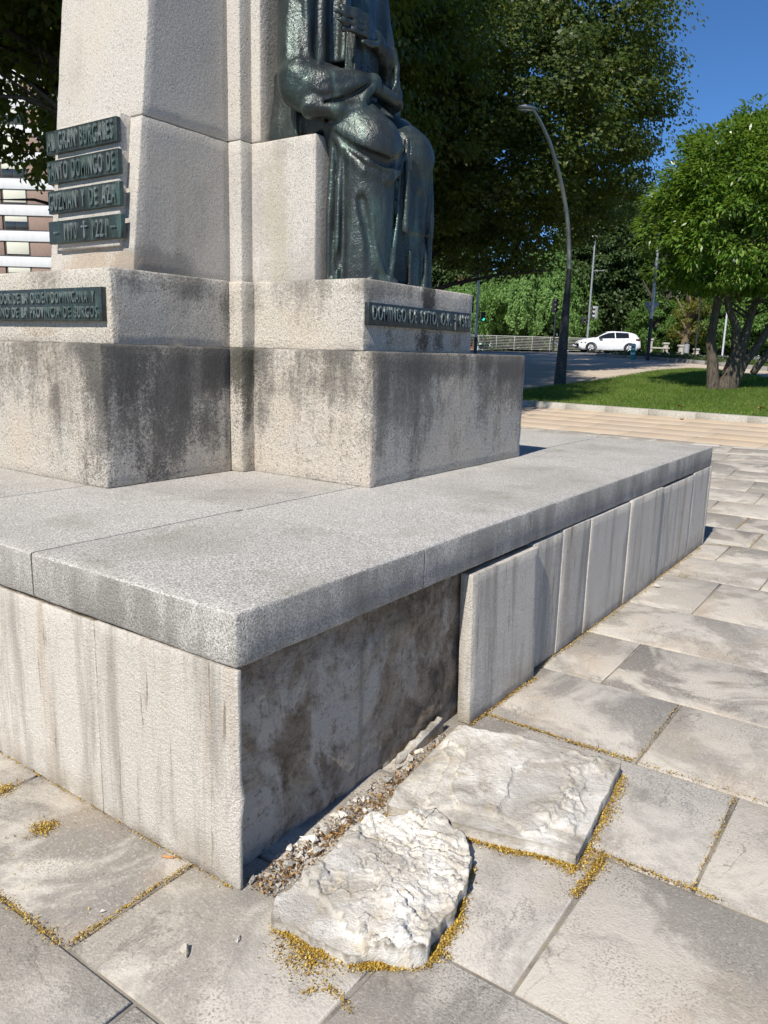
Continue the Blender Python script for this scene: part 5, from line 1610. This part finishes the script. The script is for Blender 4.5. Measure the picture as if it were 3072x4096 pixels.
# balustrade piers and low walls beyond the road
stone = plain('pier_stone', (.44, .41, .35), .9, 0, .2, .15, 8)
for k, (x, y, h, lb) in enumerate([(51.12, 14.30, .95, 'pale stone pier just right of the car, tallest of the four'), (51.72, 13.45, .72, 'pale stone pier right of the give-way pole, second of four'),
                                   (52.30, 12.62, .60, 'pale stone pier directly left of the grey bin, third of four'), (52.9, 11.78, .40, 'lowest stone pier right of the grey bin, last of four')]):
    e = empty('stone_pier', (x, y, 1.88), lb, 'stone pier', 'stone piers beyond the road', R3)
    V, F = rbox(-.13, .13, -.13, .13, 0, h - .12, r=.02, cell=.2); link('shaft', mesh_np('shaft', V, F), stone, e)
    V, F = rbox(-.19, .19, -.19, .19, h - .12, h, r=.03, cell=.2); link('cap', mesh_np('cap', V, F), stone, e)
    V, F = rbox(-.20, .20, -.20, .20, -.02, .10, r=.02, cell=.2); link('base', mesh_np('base', V, F), stone, e)
e = empty('stone_bench', (50.6, 14.1, 1.88), 'low stone bench between the car tail and the first pier', 'bench', None, R3)
V, F = rbox(-.2, 1.2, -.2, .2, .30, .40, r=.02, cell=.3); link('seat', mesh_np('seat', V, F), stone, e)
for q in (-.05, .95):
    V, F = rbox(q, q + .15, -.16, .16, -.02, .30, r=.02, cell=.3); link('leg', mesh_np('leg', V, F), stone, e)
# litter bin
e = empty('litter_bin', (50.44, 11.78, 1.88), 'grey litter bin with a dark open top beside the stone piers', 'litter bin', None, R3)
V, F = tube([(0, 0, 0), (0, 0, .62)], [.16, .165], 16); mb = MB().addq(V, F)
link('body', mb.mesh('body', True), plain('bin_grey', (.30, .31, .32), .5), e)
V, F = tube([(0, 0, .62), (0, 0, .72), (0, 0, .76)], [.172, .165, .10], 16); mb = MB().addq(V, F); mb.F[16] = [list(range(32, 48))]
link('hood', mb.mesh('hood', True), black, e)
# horizontal-bar railing
ra, rb_ = np.array([46.6, 26.0]), np.array([52.3, 17.85])
dv = (rb_ - ra); Lr = np.linalg.norm(dv); dv /= Lr
e = empty('river_railing', (ra[0], ra[1], 1.86), 'pale metal railing with many horizontal bars along the far pavement', 'railing', None, (0, 0, math.atan2(dv[1], dv[0])))
railm = plain('rail_metal', (.55, .54, .48), .5, .3)
for q in range(9):
    V, F = tube([(0, 0, .10 + q * .105), (Lr, 0, .10 + q * .105)], .014 if q < 8 else .030, 6)
    link('bar' if q < 8 else 'handrail', mesh_np('bar', V, F), railm, e)
for q in range(9):
    V, F = rbox(q * Lr / 8 - .015, q * Lr / 8 + .015, -.03, .03, 0, .95, r=.004, cell=0)
    link('post', mesh_np('post', V, F), railm, e)

# ------------------------------------------------------------------ white hatchback
car = empty('parked_car', (43.95, 14.85, 1.795), 'white five-door hatchback on the road in front of the trees', 'car')
fw = -IMG_R
cd_ = math.atan2(fw[1], fw[0]); car.rotation_euler = (0, 0, cd_)
car.location = (46.45, 15.55, 1.795)
car.scale = (.92, .92, .92)
# stations along the length: x, belt z, shoulder z(top), half width low, half width top, roof centre rise
st = [(2.02, .50, .60, .62, .55), (1.97, .62, .72, .74, .66), (1.80, .70, .82, .83, .74), (1.45, .76, .91, .87, .76), (1.02, .86, .985, .88, .74), (.85, .90, 1.03, .88, .72), (.50, .92, 1.23, .88, .64), (.15, .93, 1.385, .88, .585), (-.25, .94, 1.43, .88, .58), (-.75, .95, 1.42, .88, .575), (-1.20, .98, 1.395, .87, .565), (-1.55, 1.0, 1.335, .86, .57), (-1.74, .99, 1.265, .85, .59), (-1.92, .95, 1.03, .82, .68), (-2.00, .80, .86, .79, .70), (-2.03, .55, .62, .76, .68)]
sec = []
for x, zb, zt, wl, wt_ in st:
    lo = .20 if abs(x) < 1.9 else .30
    half = [(wl * .90, lo), (wl * .985, lo + .10), (wl, .52 if zb > .55 else zb * .8), (wl * .985, zb), (wt_, zt - .02), (wt_ * .6, zt + .012), (0, zt + .025)]
    if zb > .7:
        half[2] = (wl * 1.0, .60)
    row_ = [(x, -y, z) for y, z in half] + [(x, y, z) for y, z in half[::-1][1:]]
    sec.append(row_)
nS, nP = len(sec), len(sec[0])
V = np.array(sec).reshape(-1, 3)
F = [(i * nP + j, i * nP + j + 1, (i + 1) * nP + j + 1, (i + 1) * nP + j) for i in range(nS - 1) for j in range(nP - 1)]
F += [(i * nP, (i + 1) * nP, (i + 1) * nP + nP - 1, i * nP + nP - 1) for i in range(nS - 1)]
m_ = MB().addq(V, F); m_.F.setdefault(nP, []).append(list(range(nP))); m_.F[nP].append(list(range((nS - 1) * nP, nS * nP))[::-1])
b = NB('white_car_paint'); b.fin((.78, .79, .80), .25, None, 0, .5); b.b.inputs['Coat Weight'].default_value = .5
body = link('body', m_.mesh('body', True), b.m, car)
glass = plain('car_glass', (.012, .014, .016), .08, 0, .6, .05)
def side_pt(x, f, side):    # point on the side glass surface: f=0 belt, 1 roof edge
    xs_ = [s[0] for s in st][::-1]
    zb = np.interp(x, xs_, [s[1] for s in st][::-1]); zt = np.interp(x, xs_, [s[2] for s in st][::-1]) - .02
    wl = np.interp(x, xs_, [s[3] for s in st][::-1]) * .985; wt_ = np.interp(x, xs_, [s[4] for s in st][::-1])
    return (x, side * (wl + (wt_ - wl) * f + .010), zb + (zt - zb) * f)
for side in (-1, 1):
    for nm, (xa, xb, fa0, fb0) in (('front_window', (.78, -.28, .3, .9)), ('rear_window', (-.34, -1.22, .9, .8))):
        n_ = 8
        xs2 = np.linspace(xa, xb, n_)
        bot = [side_pt(x, .06, side) for x in xs2]
        top = [side_pt(x, .88 if nm == 'rear_window' else (.86 if x < .45 else .86), side) for x in xs2]
        Vw = bot + top
        Fw = [(i, i + 1, n_ + i + 1, n_ + i) for i in range(n_ - 1)]
        if side > 0: Fw = [f[::-1] for f in Fw]
        link('side_window', mesh_np('side_window', Vw, np.array(Fw)), glass, car)
    hl = [side_pt(1.93, 0, side), side_pt(1.55, 0, side)]
    for nm, x0, x1, z0, z1, mt in (('headlight', 1.95, 1.62, .60, .70, plain('headlight_glass', (.10, .11, .12), .1)), ('tail_light', -1.95, -1.66, .84, .97, plain('tail_red', (.10, .01, .01), .2))):
        Vl = []
        for x, z in ((x0, z0), (x1, z0 + .02), (x1, z1), (x0, z1)):
            xs_ = [s[0] for s in st][::-1]
            Vl.append((x, side * (np.interp(x, xs_, [s[3] for s in st][::-1]) + .012), z))
        Vl += [(p_[0], p_[1] - side * .05, p_[2]) for p_ in Vl]
        m2 = MB().add(Vl, [(0, 1, 2, 3), (7, 6, 5, 4), (0, 4, 5, 1), (1, 5, 6, 2), (2, 6, 7, 3), (3, 7, 4, 0)])
        link(nm, m2.mesh(nm), mt, car)
    V, F = rbox(.60, .80, side * .93 - .09, side * .93 + .09, .92, 1.04, r=.03, cell=.1)
    link('mirror', mesh_np('mirror', V, F), black, car)
    for xh in (.0, -.82):
        V, F = rbox(xh - .12, xh + .06, side * .885 - .012, side * .885 + .012, .80, .835, r=.008, cell=0)
        link('door_handle', mesh_np('door_handle', V, F), b.m, car)
    for xw in (1.27, -1.27):
        w_ = empty('wheel', (xw, side * .80, .315), None, None); w_.parent = car
        a = np.linspace(0, 2 * math.pi, 28, endpoint=False)
        ring = []
        for y, r0 in ((-.10, .24), (-.105, .30), (-.07, .315), (.07, .315), (.105, .30), (.10, .22)):
            ring.append(np.stack([np.cos(a) * r0, np.full(28, y), np.sin(a) * r0], 1))
        V = np.concatenate(ring)
        F = [(q * 28 + i, q * 28 + (i + 1) % 28, (q + 1) * 28 + (i + 1) % 28, (q + 1) * 28 + i) for q in range(5) for i in range(28)]
        link('tyre', mesh_np('tyre', V, np.array(F)), plain('tyre_rubber', (.02, .02, .02), .85), w_)
        mb = MB()
        for q in range(5):
            t = q * 2 * math.pi / 5
            for dt in (-.17, .17):
                d0 = np.array([math.cos(t + dt * .5), 0, math.sin(t + dt * .5)]); d1 = np.array([math.cos(t + dt), 0, math.sin(t + dt)])
                y = side * .085
                mb.tube([d0 * .04 + [0, y, 0], d1 * .235 + [0, y, 0]], [.022, .018], 5)
        V, F = tube([(0, side * .05, 0), (0, side * .10, 0)], [.05, .045], 10); mb.addq(V, F); mb.F[10] = [list(range(mb.n - 10, mb.n))]
        link('rim', mb.mesh('rim', True), plain('alloy', (.55, .56, .57), .3, .8), w_)
        V = np.stack([np.cos(a) * .245, np.full(28, side * .03), np.sin(a) * .245], 1)
        link('brake_disc', mesh_np('brake_disc', V, np.arange(28)[None]), black, w_)
        a2 = np.linspace(-.25, math.pi + .25, 16)
        V = np.concatenate([np.stack([xw + np.cos(a2) * r1, np.full(16, side * .892), .315 + np.sin(a2) * r1], 1) for r1 in (.33, .385)])
        link('wheel_arch', mesh_np('wheel_arch', V, np.array([(i, i + 1, 16 + i + 1, 16 + i) for i in range(15)])), black, car)
xs2 = [.98, .80, .5, .2]
V = []
for x in xs2:
    xs_ = [s[0] for s in st][::-1]
    zt = np.interp(x, xs_, [s[2] for s in st][::-1]); w_ = np.interp(x, xs_, [s[4] for s in st][::-1])
    V += [(x + .01, -w_ * .92, zt + .005), (x + .012, 0, zt + .04), (x + .01, w_ * .92, zt + .005)]
link('windscreen', mesh_np('windscreen', V, np.array([(i * 3 + j, i * 3 + j + 1, i * 3 + j + 4, i * 3 + j + 3) for i in range(3) for j in range(2)])), glass, car)
V = []
for x in (-1.70, -1.80, -1.90):
    zt = np.interp(x, xs_, [s[2] for s in st][::-1]); w_ = np.interp(x, xs_, [s[4] for s in st][::-1])
    V += [(x - .01, -w_ * .9, zt + .008), (x - .012, 0, zt + .045), (x - .01, w_ * .9, zt + .008)]
link('rear_screen', mesh_np('rear_screen', V, np.array([(i * 3 + j, i * 3 + j + 1, i * 3 + j + 4, i * 3 + j + 3) for i in range(2) for j in range(2)])), glass, car)
V, F = rbox(1.93, 2.045, -.5, .5, .26, .42, r=.02, cell=.2)
link('grille', mesh_np('grille', V, F), black, car)

# ------------------------------------------------------------------ buildings
# brick and white-band apartment block on the left
bo = np.array([52.3, 94.7]); bx = np.array([.573, -.8195]); 
ap = empty('apartment_building', (*bo, 0), 'brick apartment block with white concrete bands and cream blinds at the left edge', 'building', None, (0, 0, math.atan2(bx[1], bx[0])))
b = NB('brick_wall')
br = b.t.nodes.new('ShaderNodeTexBrick')
tc = b.t.nodes.new('ShaderNodeTexCoord')
b.set(br.inputs['Vector'], b.map(tc.outputs['Object'], (1, 1, 1), rot=(math.radians(90), 0, 0)))
br.inputs['Scale'].default_value = 1.; br.inputs['Brick Width'].default_value = .26; br.inputs['Row Height'].default_value = .085; br.inputs['Mortar Size'].default_value = .012
br.inputs['Color1'].default_value = (.24, .15, .115, 1); br.inputs['Color2'].default_value = (.31, .20, .155, 1); br.inputs['Mortar'].default_value = (.36, .29, .24, 1)
brick = b.fin(br.outputs[0], .9)
b = NB('white_band'); 
bandm = b.fin(b.mix(b.ramp(b.noise(2.0, 4, .6, b.map(b.pos, (1, 1, .15))), (.4, 0.), (.7, .5)), (.74, .74, .72), (.60, .60, .58)), .85)
blind = plain('cream_blind', (.66, .64, .52), .7); dfr = plain('dark_frame', (.09, .075, .06), .6); wgl = plain('window_glass', (.03, .035, .04), .1, 0, .6)
W0, W1 = -22, 26
m2 = MB().box((W0, .25, -2), (W1, 14, 34))
link('wall', m2.mesh('wall'), plain('inner_wall', (.3, .22, .17), .9), ap)
for fl in range(11):
    z0 = 1.55 + fl * 3.0          # band bottom
    V, F = rbox(W0, W1, -.12, .3, z0, z0 + 1.25, r=.03, cell=0); link('spandrel_band', mesh_np('spandrel_band', V, F), bandm, ap)
    V, F = rbox(W0, W1, -.18, .3, z0 + 1.25, z0 + 1.32, r=.02, cell=0); link('sill', mesh_np('sill', V, F), dfr, ap)
    x = -19.6
    kk = 0
    while x < 24:
        # window bay 3.0 wide then brick pier 3.75 wide
        V, F = rbox(x, x + 3.1, .06, .2, z0 + 1.32, z0 + 3.0, r=.01, cell=0)
        w_ = link('window', mesh_np('window', V, F), dfr, ap)
        drop = [1.0, .72, .86, .45, 1.0, .8][(fl * 3 + kk) % 6] * 1.45
        if fl == 3 and kk == 2: drop = 1.2
        V, F = rbox(x + .2, x + 2.9, .0, .055, z0 + 2.95 - drop, z0 + 2.95, r=.005, cell=0); link('blind', mesh_np('blind', V, F), blind, w_)
        V, F = rbox(x + .2, x + 1.5, .02, .056, z0 + 1.38, z0 + 2.9, r=.005, cell=0); link('pane', mesh_np('pane', V, F), wgl, w_)
        V, F = rbox(x + 1.6, x + 2.9, .02, .056, z0 + 1.38, z0 + 2.9, r=.005, cell=0); link('pane', mesh_np('pane', V, F), wgl, w_)
        V, F = rbox(x + 3.1, x + 6.6, .02, .2, z0 + 1.32, z0 + 3.0, r=.005, cell=0); link('brick_pier', mesh_np('brick_pier', V, F), brick, ap)
        x += 6.75; kk += 1
V, F = rbox(W0 - .3, W1 + .3, -.4, 14.3, 34, 34.6, r=.05, cell=0); link('roof', mesh_np('roof', V, F), bandm, ap)
# orange-brick tower block far behind the trees
tb = empty('tower_block', (104, 62, 0), 'orange brick building corner peeping over the trees right of the statue', 'building', None, (0, 0, -.6))
om = plain('orange_brick', (.42, .15, .08), .9, 0, .2, .1, 1)
V, F = rbox(-6, 3, -5, 5, 0, 22.4, r=.05, cell=0); link('wall', mesh_np('wall', V, F), om, tb)
V, F = rbox(-6.3, 3.3, -5.3, 5.3, 19.2, 19.9, r=.05, cell=0); link('cornice', mesh_np('cornice', V, F), bandm, tb)
V, F = rbox(-2.4, -.4, -5.0, -3, 22.4, 24.0, r=.05, cell=0); link('chimney', mesh_np('chimney', V, F), om, tb)
for q in range(4):
    V, F = rbox(-5 + q * 2.2, -3.9 + q * 2.2, -5.05, -4.9, 20.3, 21.8, r=.02, cell=0); link('window', mesh_np('window', V, F), wgl, tb)
for o in bpy.data.objects:
    if '_org' in o: del o['_org']
